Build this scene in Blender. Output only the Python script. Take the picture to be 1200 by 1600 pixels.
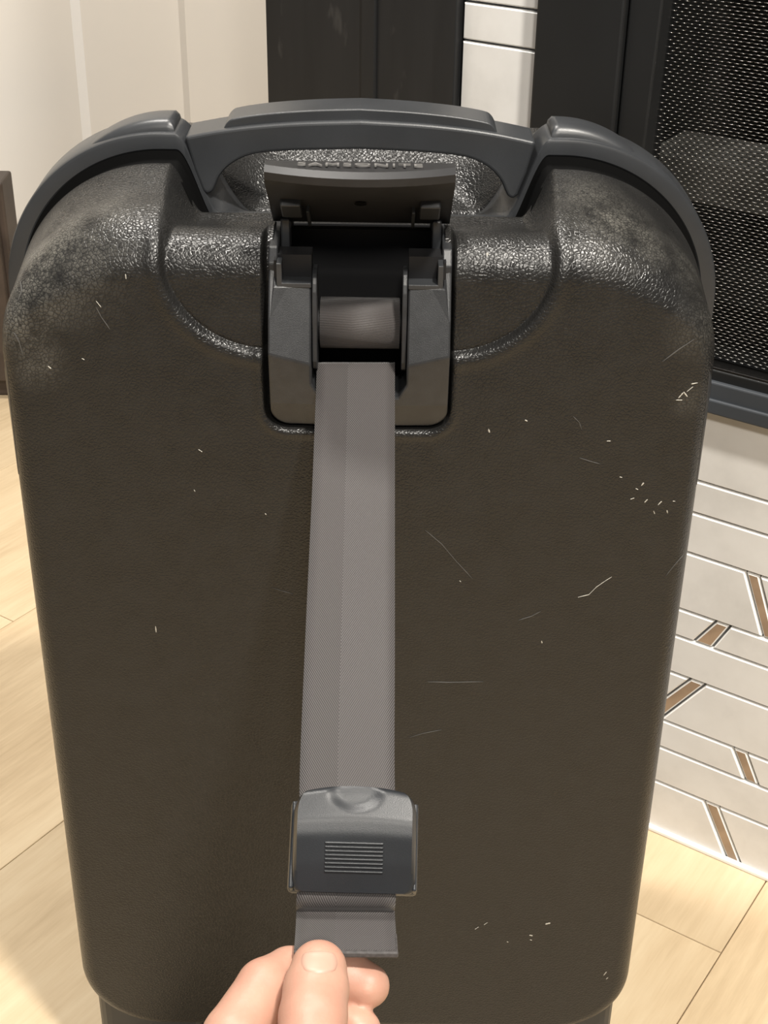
import bpy, bmesh, math, random
import numpy as np
from mathutils import Vector, Matrix

for o in list(bpy.data.objects):
    bpy.data.objects.remove(o)
SC = bpy.context.scene
COL = SC.collection
random.seed(7)

# ------------------------------------------------------------------ camera
F_PX = 2220.0
TH = math.radians(29.85)
RHO = math.radians(0.88)
CAM = np.array([0.0145, -0.664, 0.844])
s_, c_ = math.sin(TH), math.cos(TH)
Fv = np.array([0, c_, -s_])
R0 = np.array([1.0, 0, 0])
D0 = np.array([0, -s_, -c_])
Rv = math.cos(RHO) * R0 - math.sin(RHO) * D0
Dv = math.cos(RHO) * D0 + math.sin(RHO) * R0
cam_d = bpy.data.cameras.new('camera')
cam = bpy.data.objects.new('camera', cam_d)
COL.objects.link(cam)
cam_d.sensor_fit = 'VERTICAL'
cam_d.sensor_height = 36.0
cam_d.sensor_width = 27.0
cam_d.lens = 36.0 * F_PX / 1600.0
cam_d.clip_start = 0.02
M = Matrix.Identity(4)
for i in range(3):
    M[i][0], M[i][1], M[i][2], M[i][3] = Rv[i], -Dv[i], -Fv[i], CAM[i]
cam.matrix_world = M
SC.camera = cam

# ------------------------------------------------------------------ world, lights, exposure
SC.view_settings.view_transform = 'Standard'
SC.view_settings.look = 'None'
SC.view_settings.gamma = 1.0
SC.view_settings.exposure = 0.0
SC.view_settings.use_curve_mapping = False
W = bpy.data.worlds.new('room_light')
SC.world = W
W.use_nodes = True
W.node_tree.nodes['Background'].inputs[0].default_value = (0.98, 0.98, 1.0, 1)
W.node_tree.nodes['Background'].inputs[1].default_value = 0.16


def disk_lamp(name, loc, size, power, colr, aim=(0, 0, 0.3)):
    d = bpy.data.lights.new(name, 'AREA')
    d.shape = 'DISK'
    d.size = size
    d.energy = power
    d.color = colr
    o = bpy.data.objects.new(name, d)
    COL.objects.link(o)
    o.location = loc
    v = Vector(aim) - Vector(loc)
    o.rotation_euler = v.to_track_quat('-Z', 'Y').to_euler()
    return o


disk_lamp('ceiling_or_fill_light', (0.50, -0.76, 2.40), 0.16, 66, (1.0, 0.945, 0.86), aim=(0.2, 0.0, 0))
disk_lamp('ceiling_or_fill_light', (-0.42, 0.42, 2.40), 0.26, 38, (1.0, 0.95, 0.88), aim=(-0.3, 0.6, 0))
disk_lamp('ceiling_or_fill_light', (0.2, -2.3, 2.40), 0.30, 50, (1.0, 0.945, 0.86), aim=(-0.3, 1.2, 0.4))  # unseen front fill, added to brighten the white cabinet evenly

# ------------------------------------------------------------------ pixel helpers (photo is 1200 x 1600)


def ray(px, py):
    return Fv + (px - 600) / F_PX * Rv + (py - 800) / F_PX * Dv


def at_z(px, py, z=0.0):
    r = ray(px, py)
    return CAM + r * ((z - CAM[2]) / r[2])


def at_y(px, py, y=0.0):
    r = ray(px, py)
    return CAM + r * ((y - CAM[1]) / r[1])


def at_d(px, py, depth):
    return CAM + ray(px, py) * depth


# ------------------------------------------------------------------ materials
def new_mat(name):
    m = bpy.data.materials.new(name)
    m.use_nodes = True
    nt = m.node_tree
    return m, nt, nt.nodes['Principled BSDF']


def node(nt, kind, **kw):
    n = nt.nodes.new(kind)
    for k, v in kw.items():
        setattr(n, k, v)
    return n


def ramp(nt, fac, stops):
    r = node(nt, 'ShaderNodeValToRGB')
    e = r.color_ramp.elements
    while len(e) < len(stops):
        e.new(0.5)
    for el, (p, c) in zip(e, stops):
        el.position = p
        el.color = c if len(c) == 4 else (*c, 1)
    nt.links.new(fac, r.inputs[0])
    return r.outputs[0]


def mth(nt, op, a, b=None, clamp=False):
    n = node(nt, 'ShaderNodeMath', operation=op)
    n.use_clamp = clamp
    for i, v in enumerate((a, b)):
        if v is None:
            continue
        if isinstance(v, (int, float)):
            n.inputs[i].default_value = v
        else:
            nt.links.new(v, n.inputs[i])
    return n.outputs[0]


def mixc(nt, fac, a, b):
    n = node(nt, 'ShaderNodeMix', data_type='RGBA')
    if isinstance(fac, (int, float)):
        n.inputs[0].default_value = fac
    else:
        nt.links.new(fac, n.inputs[0])
    for i, v in ((6, a), (7, b)):
        if isinstance(v, tuple):
            n.inputs[i].default_value = v if len(v) == 4 else (*v, 1)
        else:
            nt.links.new(v, n.inputs[i])
    return n.outputs[2]


def mapping(nt, scale=(1, 1, 1), rot=(0, 0, 0), loc=(0, 0, 0)):
    tc = node(nt, 'ShaderNodeTexCoord')
    mp = node(nt, 'ShaderNodeMapping')
    mp.inputs['Scale'].default_value = scale
    mp.inputs['Rotation'].default_value = rot
    mp.inputs['Location'].default_value = loc
    nt.links.new(tc.outputs['Object'], mp.inputs[0])
    return mp.outputs[0]


def noise(nt, vec, scale, detail=3, rough=0.5):
    n = node(nt, 'ShaderNodeTexNoise')
    n.inputs['Scale'].default_value = scale
    n.inputs['Detail'].default_value = detail
    n.inputs['Roughness'].default_value = rough
    nt.links.new(vec, n.inputs['Vector'])
    return n.outputs[0]


def bump(nt, bsdf, h, strength, dist):
    b = node(nt, 'ShaderNodeBump')
    b.inputs['Strength'].default_value = strength
    b.inputs['Distance'].default_value = dist
    nt.links.new(h, b.inputs['Height'])
    nt.links.new(b.outputs[0], bsdf.inputs['Normal'])


def plain(name, colr, rough=0.5, metal=0.0, spec=0.5, var=0.0, vscale=40, bmp=0.0, bscale=900):
    m, nt, b = new_mat(name)
    b.inputs['Roughness'].default_value = rough
    b.inputs['Metallic'].default_value = metal
    b.inputs['Specular IOR Level'].default_value = spec
    v = mapping(nt)
    if var > 0:
        n = noise(nt, v, vscale, 4)
        lo = tuple(x * (1 - var) for x in colr)
        hi = tuple(min(1, x * (1 + var)) for x in colr)
        nt.links.new(ramp(nt, n, [(0.3, lo), (0.7, hi)]), b.inputs['Base Color'])
    else:
        b.inputs['Base Color'].default_value = (*colr, 1)
    if bmp > 0:
        bump(nt, b, noise(nt, v, bscale, 2), bmp, 0.0004)
    return m


def leather_plastic(name, grain=500.0, spots=()):
    """moulded black plastic with a leather grain, scuffed in places"""
    m, nt, b = new_mat(name)
    v = mapping(nt)
    nv = node(nt, 'ShaderNodeTexNoise')
    nv.inputs['Scale'].default_value = 300
    nt.links.new(v, nv.inputs['Vector'])
    vm = node(nt, 'ShaderNodeVectorMath', operation='MULTIPLY_ADD')
    nt.links.new(nv.outputs['Color'], vm.inputs[0])
    vm.inputs[1].default_value = (0.0015, 0.0015, 0.0015)
    nt.links.new(v, vm.inputs[2])
    vo = node(nt, 'ShaderNodeTexVoronoi', feature='DISTANCE_TO_EDGE')
    vo.inputs['Scale'].default_value = grain
    nt.links.new(vm.outputs[0], vo.inputs['Vector'])
    h = mth(nt, 'SMOOTH_MIN', vo.outputs['Distance'], 0.22)
    nt.nodes[-1].inputs[2].default_value = 0.15
    # wear: pale rubbed patches around given points
    fine = noise(nt, v, 900, 3, 0.7)
    mid = noise(nt, v, 60, 4, 0.65)
    wear = None
    tc = node(nt, 'ShaderNodeTexCoord')
    for (p, r, amt) in spots:
        d = node(nt, 'ShaderNodeVectorMath', operation='DISTANCE')
        nt.links.new(tc.outputs['Object'], d.inputs[0])
        d.inputs[1].default_value = p
        g = mth(nt, 'DIVIDE', d.outputs['Value'], r)
        g = mth(nt, 'SUBTRACT', 1.0, g, True)
        g = mth(nt, 'MULTIPLY', g, amt)
        wear = g if wear is None else mth(nt, 'MAXIMUM', wear, g)
    base = ramp(nt, mid, [(0.3, (0.011, 0.0107, 0.0103)), (0.75, (0.016, 0.0156, 0.0150))])
    if wear is not None:
        k = mth(nt, 'MULTIPLY', wear, mth(nt, 'MULTIPLY', mth(nt, 'SUBTRACT', mid, 0.30, True), 3.6, True))
        k = mth(nt, 'MULTIPLY', k, mth(nt, 'ADD', mth(nt, 'MULTIPLY', fine, 1.1), -0.15, True))
        k = mth(nt, 'MULTIPLY', k, mth(nt, 'MULTIPLY', h, 6.5, True), True)
        base = mixc(nt, k, base, (0.40, 0.38, 0.33))
    # scattered pale flecks
    vf = node(nt, 'ShaderNodeTexVoronoi')
    vf.inputs['Scale'].default_value = 34
    nt.links.new(vm.outputs[0], vf.inputs['Vector'])
    fl = mth(nt, 'LESS_THAN', vf.outputs['Distance'], 0.022)
    fl = mth(nt, 'MULTIPLY', fl, mth(nt, 'GREATER_THAN', mid, 0.56))
    base = mixc(nt, mth(nt, 'MULTIPLY', fl, 0.55), base, (0.42, 0.40, 0.35))
    nt.links.new(base, b.inputs['Base Color'])
    rr = ramp(nt, mid, [(0.3, (0.27,) * 3), (0.7, (0.35,) * 3)])
    nt.links.new(rr, b.inputs['Roughness'])
    b.inputs['Specular IOR Level'].default_value = 0.40
    bump(nt, b, h, 0.70, 0.0008)
    return m


# ------------------------------------------------------------------ mesh helpers
def mesh_obj(name, verts, faces, mat, parent=None, smooth=False, mats=None, midx=None):
    me = bpy.data.meshes.new(name)
    me.from_pydata([tuple(map(float, v)) for v in verts], [], faces)
    for mm in (mats or [mat]):
        me.materials.append(mm)
    if midx is not None:
        me.polygons.foreach_set('material_index', midx)
    if smooth:
        me.polygons.foreach_set('use_smooth', [True] * len(me.polygons))
    me.update()
    o = bpy.data.objects.new(name, me)
    COL.objects.link(o)
    if parent:
        o.parent = parent
    return o


def bm_obj(name, bm, mat, parent=None, smooth=False, recalc=True):
    if recalc:
        bmesh.ops.recalc_face_normals(bm, faces=bm.faces)
    me = bpy.data.meshes.new(name)
    bm.to_mesh(me)
    bm.free()
    me.materials.append(mat)
    if smooth:
        me.polygons.foreach_set('use_smooth', [True] * len(me.polygons))
    o = bpy.data.objects.new(name, me)
    COL.objects.link(o)
    if parent:
        o.parent = parent
    return o


def bevel(o, w, seg=2, angle=35, harden=False):
    md = o.modifiers.new('bevel', 'BEVEL')
    md.width = w
    md.segments = seg
    md.limit_method = 'ANGLE'
    md.angle_limit = math.radians(angle)
    md.use_clamp_overlap = True
    return o


def smooth_by_angle(o, deg=35):
    me = o.data
    me.polygons.foreach_set('use_smooth', [True] * len(me.polygons))
    me.set_sharp_from_angle(angle=math.radians(deg))


def empty(name, loc=(0, 0, 0), rz=0):
    o = bpy.data.objects.new(name, None)
    o.empty_display_size = 0.05
    o.location = loc
    o.rotation_euler = (0, 0, rz)
    COL.objects.link(o)
    return o


def tag(o, label=None, cat=None, group=None, kind=None):
    if label:
        o['label'] = label
    if cat:
        o['category'] = cat
    if group:
        o['group'] = group
    if kind:
        o['kind'] = kind
    return o


def box_geo(bm, lo, hi, xf=None):
    vs = []
    for x in (lo[0], hi[0]):
        for y in (lo[1], hi[1]):
            for z in (lo[2], hi[2]):
                p = Vector((x, y, z))
                vs.append(bm.verts.new(xf @ p if xf else p))
    for f in ((0, 1, 3, 2), (4, 6, 7, 5), (0, 4, 5, 1), (2, 3, 7, 6), (0, 2, 6, 4), (1, 5, 7, 3)):
        bm.faces.new([vs[i] for i in f])


def box(name, lo, hi, mat, parent=None, bev=0.0, seg=2, xf=None):
    bm = bmesh.new()
    box_geo(bm, lo, hi, xf)
    o = bm_obj(name, bm, mat, parent)
    if bev:
        bevel(o, bev, seg)
    return o


def prism(name, poly, y0, y1, mat, parent=None, bev=0.0, seg=3, cuts=(), yfun=None, xcuts=()):
    """outline poly in (x, z), front face at y0 (or yfun), back at y1"""
    bm = bmesh.new()
    vs = [bm.verts.new((x, 0, z)) for x, z in poly]
    bm.faces.new(vs)
    for zc in cuts:
        g = bm.verts[:] + bm.edges[:] + bm.faces[:]
        bmesh.ops.bisect_plane(bm, geom=g, plane_co=(0, 0, zc), plane_no=(0, 0, 1))
    for xc in xcuts:
        g = bm.verts[:] + bm.edges[:] + bm.faces[:]
        bmesh.ops.bisect_plane(bm, geom=g, plane_co=(xc, 0, 0), plane_no=(1, 0, 0))
    r = bmesh.ops.extrude_face_region(bm, geom=bm.faces[:])
    new = set(v for v in r['geom'] if isinstance(v, bmesh.types.BMVert))
    for v in bm.verts:
        if v in new:
            v.co.y = y1
        else:
            v.co.y = yfun(v.co.x, v.co.z) if yfun else y0
    o = bm_obj(name, bm, mat, parent)
    if bev:
        bevel(o, bev, seg)
    return o


def catmull(pts, n=6, closed=False):
    P = [np.array(p, float) for p in pts]
    out = []
    N = len(P)
    rng = range(N if closed else N - 1)
    for i in rng:
        p0 = P[(i - 1) % N] if (closed or i > 0) else 2 * P[0] - P[1]
        p1, p2 = P[i], P[(i + 1) % N]
        p3 = P[(i + 2) % N] if (closed or i + 2 < N) else 2 * P[-1] - P[-2]
        for k in range(n):
            t = k / n
            out.append(0.5 * ((2 * p1) + (-p0 + p2) * t + (2 * p0 - 5 * p1 + 4 * p2 - p3) * t * t + (-p0 + 3 * p1 - 3 * p2 + p3) * t ** 3))
    if not closed:
        out.append(P[-1])
    return out


def lathe_x(bm, x0, x1, cy, cz, prof, n=32):
    """revolve profile [(t along x 0..1, radius)] round an x-parallel axis"""
    rings = []
    for t, r in prof:
        x = x0 + (x1 - x0) * t
        rings.append([bm.verts.new((x, cy + r * math.cos(2 * math.pi * k / n), cz + r * math.sin(2 * math.pi * k / n))) for k in range(n)])
    for a, b in zip(rings, rings[1:]):
        for k in range(n):
            bm.faces.new((a[k], a[(k + 1) % n], b[(k + 1) % n], b[k]))
    bm.faces.new(rings[0])
    bm.faces.new(rings[-1])


def sstep(a, b, x):
    t = np.clip((x - a) / (b - a), 0, 1)
    return t * t * (3 - 2 * t)


# ------------------------------------------------------------------ material set
MAT = {}
MAT['smooth_black'] = plain('smooth_black_plastic', (0.030, 0.032, 0.035), 0.36, var=0.15, vscale=25, bmp=0.12, bscale=2500)
MAT['fine_black'] = plain('fine_grained_black_plastic', (0.022, 0.023, 0.025), 0.38, var=0.2, vscale=120, bmp=0.25, bscale=3000)
MAT['inner_black'] = plain('inner_black_plastic', (0.010, 0.010, 0.011), 0.6, spec=0.3)
MAT['gasket'] = plain('black_rubber', (0.003, 0.003, 0.003), 0.8, spec=0.05)
MAT['wire'] = plain('wire_steel', (0.20, 0.195, 0.19), 0.28, metal=1.0)
MAT['black_paint'] = plain('black_painted_steel', (0.010, 0.0105, 0.011), 0.45, var=0.2, vscale=12, bmp=0.1, bscale=600)
MAT['slate_paint'] = plain('slate_painted_steel', (0.040, 0.045, 0.052), 0.5, var=0.1, vscale=12)
MAT['firebox'] = plain('sooty_firebox', (0.012, 0.012, 0.011), 0.9, spec=0.1, var=0.4, vscale=18)
MAT['firebox_floor'] = plain('firebox_ash', (0.055, 0.054, 0.050), 0.9, spec=0.1, var=0.4, vscale=30)
MAT['white_paint'] = plain('white_lacquer', (0.78, 0.745, 0.69), 0.45, var=0.02, vscale=4)
MAT['dark_wood'] = plain('dark_stained_wood', (0.045, 0.032, 0.025), 0.5, var=0.3, vscale=20)
MAT['grout'] = plain('grey_grout', (0.16, 0.16, 0.16), 0.85, var=0.2, vscale=60)
MAT['bright'] = plain('pale_scratch', (0.45, 0.43, 0.38), 0.7)


def tile_mat():
    m, nt, b = new_mat('grey_white_stone_tile')
    v = mapping(nt)
    oi = node(nt, 'ShaderNodeObjectInfo')
    add = node(nt, 'ShaderNodeVectorMath', operation='ADD')
    nt.links.new(v, add.inputs[0])
    nt.links.new(oi.outputs['Location'], add.inputs[1])
    n = noise(nt, add.outputs[0], 14, 5, 0.6)
    c = ramp(nt, n, [(0.25, (0.60, 0.585, 0.56)), (0.5, (0.71, 0.695, 0.67)), (0.8, (0.78, 0.77, 0.75))])
    nt.links.new(c, b.inputs['Base Color'])
    b.inputs['Roughness'].default_value = 0.38
    return m


MAT['tile'] = tile_mat()
MAT['tile_edge'] = plain('lit_bevel_and_caulk', (0.86, 0.85, 0.83), 0.35)  # tile bevels coloured paler as if catching light; caulk shares it
MAT['accent'] = plain('brown_stone_accent', (0.34, 0.24, 0.16), 0.45, var=0.2, vscale=50)

# floor direction: planks run square to the tiled wall
P1 = at_z(1011, 1291)
P2 = at_z(1200, 1373)
E = (P2 - P1)
E[2] = 0
E = E / np.linalg.norm(E)
NRM = np.array([E[1], -E[0], 0.0])      # towards the room
if NRM[1] > 0:
    NRM = -NRM
UP = np.array([0, 0, 1.0])


def floor_mat():
    m, nt, b = new_mat('pale_wood_plank')
    oi = node(nt, 'ShaderNodeObjectInfo')
    tc = node(nt, 'ShaderNodeTexCoord')
    rnd = node(nt, 'ShaderNodeVectorMath', operation='SCALE')
    rnd.inputs[0].default_value = (3.1, 7.7, 1.3)
    nt.links.new(oi.outputs['Random'], rnd.inputs['Scale'])
    add = node(nt, 'ShaderNodeVectorMath', operation='ADD')
    nt.links.new(tc.outputs['Object'], add.inputs[0])
    nt.links.new(rnd.outputs[0], add.inputs[1])
    mp = node(nt, 'ShaderNodeMapping')
    mp.inputs['Scale'].default_value = (9, 1.6, 1)
    nt.links.new(add.outputs[0], mp.inputs[0])
    n = noise(nt, mp.outputs[0], 2.2, 5, 0.6)
    mp2 = node(nt, 'ShaderNodeMapping')
    mp2.inputs['Scale'].default_value = (70, 5, 1)
    nt.links.new(add.outputs[0], mp2.inputs[0])
    n2 = noise(nt, mp2.outputs[0], 3.0, 4, 0.65)
    f = mth(nt, 'ADD', mth(nt, 'MULTIPLY', n, 0.75), mth(nt, 'MULTIPLY', n2, 0.3))
    c = ramp(nt, f, [(0.30, (0.46, 0.34, 0.205)), (0.52, (0.61, 0.475, 0.305)), (0.75, (0.71, 0.585, 0.40))])
    tone = mth(nt, 'ADD', mth(nt, 'MULTIPLY', oi.outputs['Random'], 0.16), 0.90)
    cm = node(nt, 'ShaderNodeVectorMath', operation='SCALE')
    nt.links.new(c, cm.inputs[0])
    nt.links.new(tone, cm.inputs['Scale'])
    nt.links.new(cm.outputs[0], b.inputs['Base Color'])
    b.inputs['Roughness'].default_value = 0.42
    b.inputs['Specular IOR Level'].default_value = 0.4
    return m


MAT['plank'] = floor_mat()
MAT['joint'] = plain('beige_joint', (0.55, 0.44, 0.30), 0.9)

# ------------------------------------------------------------------ floor
fl = box('floor', (-2.6, -2.6, -0.03), (2.6, 2.4, -0.0035), MAT['joint'])
tag(fl, kind='structure')
Q = -NRM                                   # along the planks, away from the room
ang = math.atan2(Q[1], Q[0])
joint = at_z(50, 1320)                     # a point on the joint left of the case
ej = float(np.dot(joint, E))
cross = at_z(1045, 1450)                   # a point on the end joint right of the case
qc = float(np.dot(cross, Q))
PW, PL = 0.2625, 1.20
plank_me = {}


def plank_mesh(L):
    key = round(L, 3)
    if key in plank_me:
        return plank_me[key]
    g = 0.0004
    bmv = bmesh.new()
    x0, x1, y0, y1 = g, PW - g, g, L - g
    r = 0.0005
    lo = [bmv.verts.new((x, y, -0.006)) for x, y in ((x0, y0), (x1, y0), (x1, y1), (x0, y1))]
    md = [bmv.verts.new((x, y, -r)) for x, y in ((x0, y0), (x1, y0), (x1, y1), (x0, y1))]
    hi = [bmv.verts.new((x, y, 0)) for x, y in ((x0 + r, y0 + r), (x1 - r, y0 + r), (x1 - r, y1 - r), (x0 + r, y1 - r))]
    bmv.faces.new(hi)
    for a, b_ in ((lo, md), (md, hi)):
        for k in range(4):
            bmv.faces.new((a[k], a[(k + 1) % 4], b_[(k + 1) % 4], b_[k]))
    bmesh.ops.recalc_face_normals(bmv, faces=bmv.faces)
    me = bpy.data.meshes.new('plank')
    bmv.to_mesh(me)
    bmv.free()
    me.materials.append(MAT['plank'])
    plank_me[key] = me
    return me


rotm = Matrix.Rotation(ang - math.pi / 2, 4, 'Z')     # local y -> Q, local x -> E
for i in range(-14, 14):
    ebase = ej + i * PW
    # end joints staggered by thirds; the row right of the case has one at qc
    row_right = int(math.floor((float(np.dot(cross, E)) - ej) / PW))
    stag = ((i - row_right) % 3) * PL / 3.0
    for j in range(-4, 4):
        q0 = qc + stag + j * PL
        mid = E * (ebase + PW / 2) + Q * (q0 + PL / 2)
        if abs(mid[0]) > 2.3 or mid[1] < -2.1 or mid[1] > 2.0:
            continue
        # behind the tiled wall nothing is laid
        if float(np.dot(np.array([*mid[:2], 0]) - P1, NRM)) < -0.75 and mid[0] > 0.1:
            continue
        o = bpy.data.objects.new('plank', plank_mesh(PL))
        COL.objects.link(o)
        p = E * ebase + Q * q0
        o.matrix_world = Matrix.Translation((p[0], p[1], 0)) @ rotm
        o.parent = fl

# ------------------------------------------------------------------ tiled wall on the right
O3 = np.array([P1[0], P1[1], 0.0])


def wpt(s, z, off=0.0):
    return O3 + E * s + UP * z + NRM * off


def wsz(px, py, off=0.0):
    r = ray(px, py)
    n = NRM
    t = np.dot(O3 + NRM * off - CAM, n) / np.dot(r, n)
    p = CAM + r * t
    return float(np.dot(p - O3, E)), float(p[2])


def wbox(name, s0, s1, z0, z1, o0, o1, mat, parent=None, bev=0.0, seg=2):
    bm = bmesh.new()
    vs = []
    for s in (s0, s1):
        for o in (o0, o1):
            for z in (z0, z1):
                vs.append(bm.verts.new(wpt(s, z, o)))
    for f in ((0, 1, 3, 2), (4, 6, 7, 5), (0, 4, 5, 1), (2, 3, 7, 6), (0, 2, 6, 4), (1, 5, 7, 3)):
        bm.faces.new([vs[i] for i in f])
    ob = bm_obj(name, bm, mat, parent)
    if bev:
        bevel(ob, bev, seg)
    return ob


S_COL = wsz(719, 90)[0]                   # where the black column meets the tiles
S_COL0 = wsz(424, 90)[0]
S_FR = wsz(834, 110, 0.012)[0]            # left edge of the fireplace frame
Z_SILL = wsz(1150, 660, 0.012)[1]
TOPZ = 2.4
S_END = 1.6
WT = 0.06
wall = wbox('wall_right', S_COL, S_FR + 0.02, 0, TOPZ, -WT, -0.0045, MAT['grout'])
tag(wall, kind='structure')
w2 = wbox('wall_right_base', S_FR + 0.02, S_END, 0, Z_SILL, -WT, -0.0045, MAT['grout'])
w2.parent = wall


def inset_poly(poly, d):
    n = len(poly)
    P = [np.array(p, float) for p in poly]
    area = sum(P[i][0] * P[(i + 1) % n][1] - P[(i + 1) % n][0] * P[i][1] for i in range(n))
    sg = 1 if area > 0 else -1
    lines = []
    for i in range(n):
        a, b = P[i], P[(i + 1) % n]
        t = (b - a) / np.linalg.norm(b - a)
        nn = np.array([-t[1], t[0]]) * sg
        lines.append((a + nn * d, t))
    out = []
    for i in range(n):
        p, t = lines[i - 1]
        q, u = lines[i]
        den = t[0] * u[1] - t[1] * u[0]
        k = ((q[0] - p[0]) * u[1] - (q[1] - p[1]) * u[0]) / den
        out.append(p + t * k)
    return out


def tile(poly, accent=False):
    g = 0.0009
    a = inset_poly(poly, g)
    b = inset_poly(poly, g + 0.0010)
    o1, o2 = (-0.0012, 0.0) if not accent else (-0.0016, -0.0008)
    vs = [wpt(p[0], p[1], -0.006) for p in a] + [wpt(p[0], p[1], o1) for p in a] + [wpt(p[0], p[1], o2) for p in b]
    c = sum(np.array(v) for v in vs) / len(vs)
    vs = [v - c for v in vs]
    n = len(a)
    fs, mi = [], []
    for k in range(n):
        k2 = (k + 1) % n
        fs += [(k, k2, n + k2, n + k), (n + k, n + k2, 2 * n + k2, 2 * n + k)]
        mi += [1, 1]
    fs.append(tuple(range(2 * n, 3 * n)))
    mi.append(0)
    m0 = MAT['accent'] if accent else MAT['tile']
    o = mesh_obj('accent_tile' if accent else 'tile', vs, fs, None, wall, mats=[m0, MAT['tile_edge']], midx=mi)
    o.location = tuple(c)
    bm = bmesh.new()
    bm.from_mesh(o.data)
    bmesh.ops.recalc_face_normals(bm, faces=bm.faces)
    bm.to_mesh(o.data)
    bm.free()


rows_px = [785, 838, 905, 1000, 1045, 1107, 1190, 1235, 1293]
zc = [wsz(1200, y)[1] for y in rows_px]
zc = [z for z in zc] + [0.002]
up_z = [wsz(780, y)[1] for y in (201, 71, 9)]
zs_up = sorted(up_z)
# courses from the floor up: (z0, z1, [slanted accents: (s_top0, s_top1, s_bot0, s_bot1)])


def acc(tl, tr, bl, br):
    return (wsz(*tl)[0], wsz(*tr)[0], wsz(*bl)[0], wsz(*br)[0])


def z6(x, y):
    return (900 + x / 2.4233, 940 + y / 2.4242)


def z5(x, y):
    return (900 + x / 4, 560 + y / 4)


A = {
    8: [acc(z6(480, 768), z6(535, 790), z6(570, 965), z6(625, 985))],
    6: [acc(z6(588, 570), z6(642, 588), z6(638, 690), z6(690, 702))],
    5: [acc(z6(430, 308), z6(487, 327), z6(254, 440), z6(315, 463))],
    3: [acc(z6(528, 85), z6(582, 102), z6(442, 158), z6(512, 178))],
    2: [acc(z5(1055, 1340), z5(1142, 1365), z5(1190, 1610), z5(1270, 1640))],
}
acw = 0.0105
edges = sorted(zc)                         # 0 .. top of known courses
courses = []
for k in range(len(zc) - 1):
    courses.append((zc[k + 1], zc[k], A.get(k, [])))
z = zc[0]
ups = [zs_up[0], zs_up[1], zs_up[2]]
hcyc = [0.052, 0.028, 0.036, 0.061, 0.030, 0.045]
zz = z
lst = [z, Z_SILL + 0.012]
k = 0
zz = Z_SILL + 0.012
while zz + 0.03 < ups[0]:
    zz += hcyc[k % 6]
    k += 1
    if zz + 0.02 < ups[0]:
        lst.append(zz)
lst += ups
while lst[-1] < 1.25:
    lst.append(lst[-1] + hcyc[k % 6])
    k += 1
for a_, b_ in zip(lst, lst[1:]):
    courses.append((a_, b_, []))
rt = random.Random(3)
for ci, (z0, z1, accs) in enumerate(courses):
    s_lo = S_COL + 0.0005
    s_hi = 0.62 if z1 <= Z_SILL - 0.001 else S_FR + 0.014
    if z0 < Z_SILL < z1:
        # the course the sill cuts: full height beside the frame, trimmed below the sill
        tile([(s_lo, z0), (S_FR + 0.010, z0), (S_FR + 0.010, z1), (s_lo, z1)])
        tile([(S_FR + 0.010, z0), (0.62, z0), (0.62, Z_SILL), (S_FR + 0.010, Z_SILL)])
        continue
    cur_b, cur_t = s_lo, s_lo
    acl = list(accs)
    if z1 <= Z_SILL and not acl and s_hi > 0.4:
        sj = 0.32 + 0.1 * rt.random()
        acl = [(sj, sj + acw, sj + 0.02, sj + 0.02 + acw)]
    if accs:
        sj = accs[0][0] + 0.22 + 0.06 * rt.random()
        sl = 0.6 * (z1 - z0) * (1 if rt.random() > 0.5 else -1)
        acl.append((sj, sj + acw, sj + sl, sj + sl + acw))
        sj = accs[0][0] - 0.16
        if sj - 0.03 > s_lo + 0.02:
            acl.insert(0, (sj, sj + acw, sj - sl, sj - sl + acw))
    for (t0, t1, b0, b1) in acl:
        if max(t1, b1) > s_hi - 0.02:
            continue
        tile([(cur_b, z0), (b0, z0), (t0, z1), (cur_t, z1)])
        tile([(b0, z0), (b1, z0), (t1, z1), (t0, z1)], True)
        cur_b, cur_t = b1, t1
    tile([(cur_b, z0), (s_hi, z0), (s_hi, z1), (cur_t, z1)])

cl = wbox('caulk_line', S_COL + 0.001, 0.62, 0.0, 0.0045, -0.001, 0.0040, MAT['tile_edge'], None, 0.0012)
cl.parent = wall

# ------------------------------------------------------------------ black column at the end of the tiles
colm = empty('black_column', tuple(wpt((S_COL + S_COL0) / 2, 0, 0)))
tag(colm, 'scuffed black steel column between the white cabinet and the stone tiles', 'column')


def adopt(o, par):
    o.parent = par
    o.matrix_parent_inverse = Matrix.Translation(par.location).inverted()
    return o


def col_mat():
    m, nt, b = new_mat('scuffed_black_column')
    v = mapping(nt, scale=(1, 1, 0.08))
    n = noise(nt, v, 55, 4, 0.6)
    v2 = mapping(nt, scale=(1, 1, 0.35))
    n2 = noise(nt, v2, 60, 3, 0.6)
    k = mth(nt, 'MULTIPLY', mth(nt, 'SUBTRACT', n2, 0.62, True), 2.6, True)
    c = ramp(nt, n, [(0.35, (0.008, 0.0083, 0.009)), (0.8, (0.014, 0.0143, 0.015))])
    nt.links.new(mixc(nt, k, c, (0.09, 0.085, 0.08)), b.inputs['Base Color'])
    b.inputs['Roughness'].default_value = 0.5
    return m


MAT['column'] = col_mat()
adopt(wbox('post', S_COL0, S_COL - 0.0005, 0, TOPZ, -0.10, 0.006, MAT['column'], None, 0.0012), colm)
ss0, ss1 = wsz(573, 90)[0], wsz(596, 90)[0]
adopt(wbox('seam_strip', ss0, ss1, 0, TOPZ, 0.005, 0.0085, MAT['column'], None, 0.0015), colm)

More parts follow.
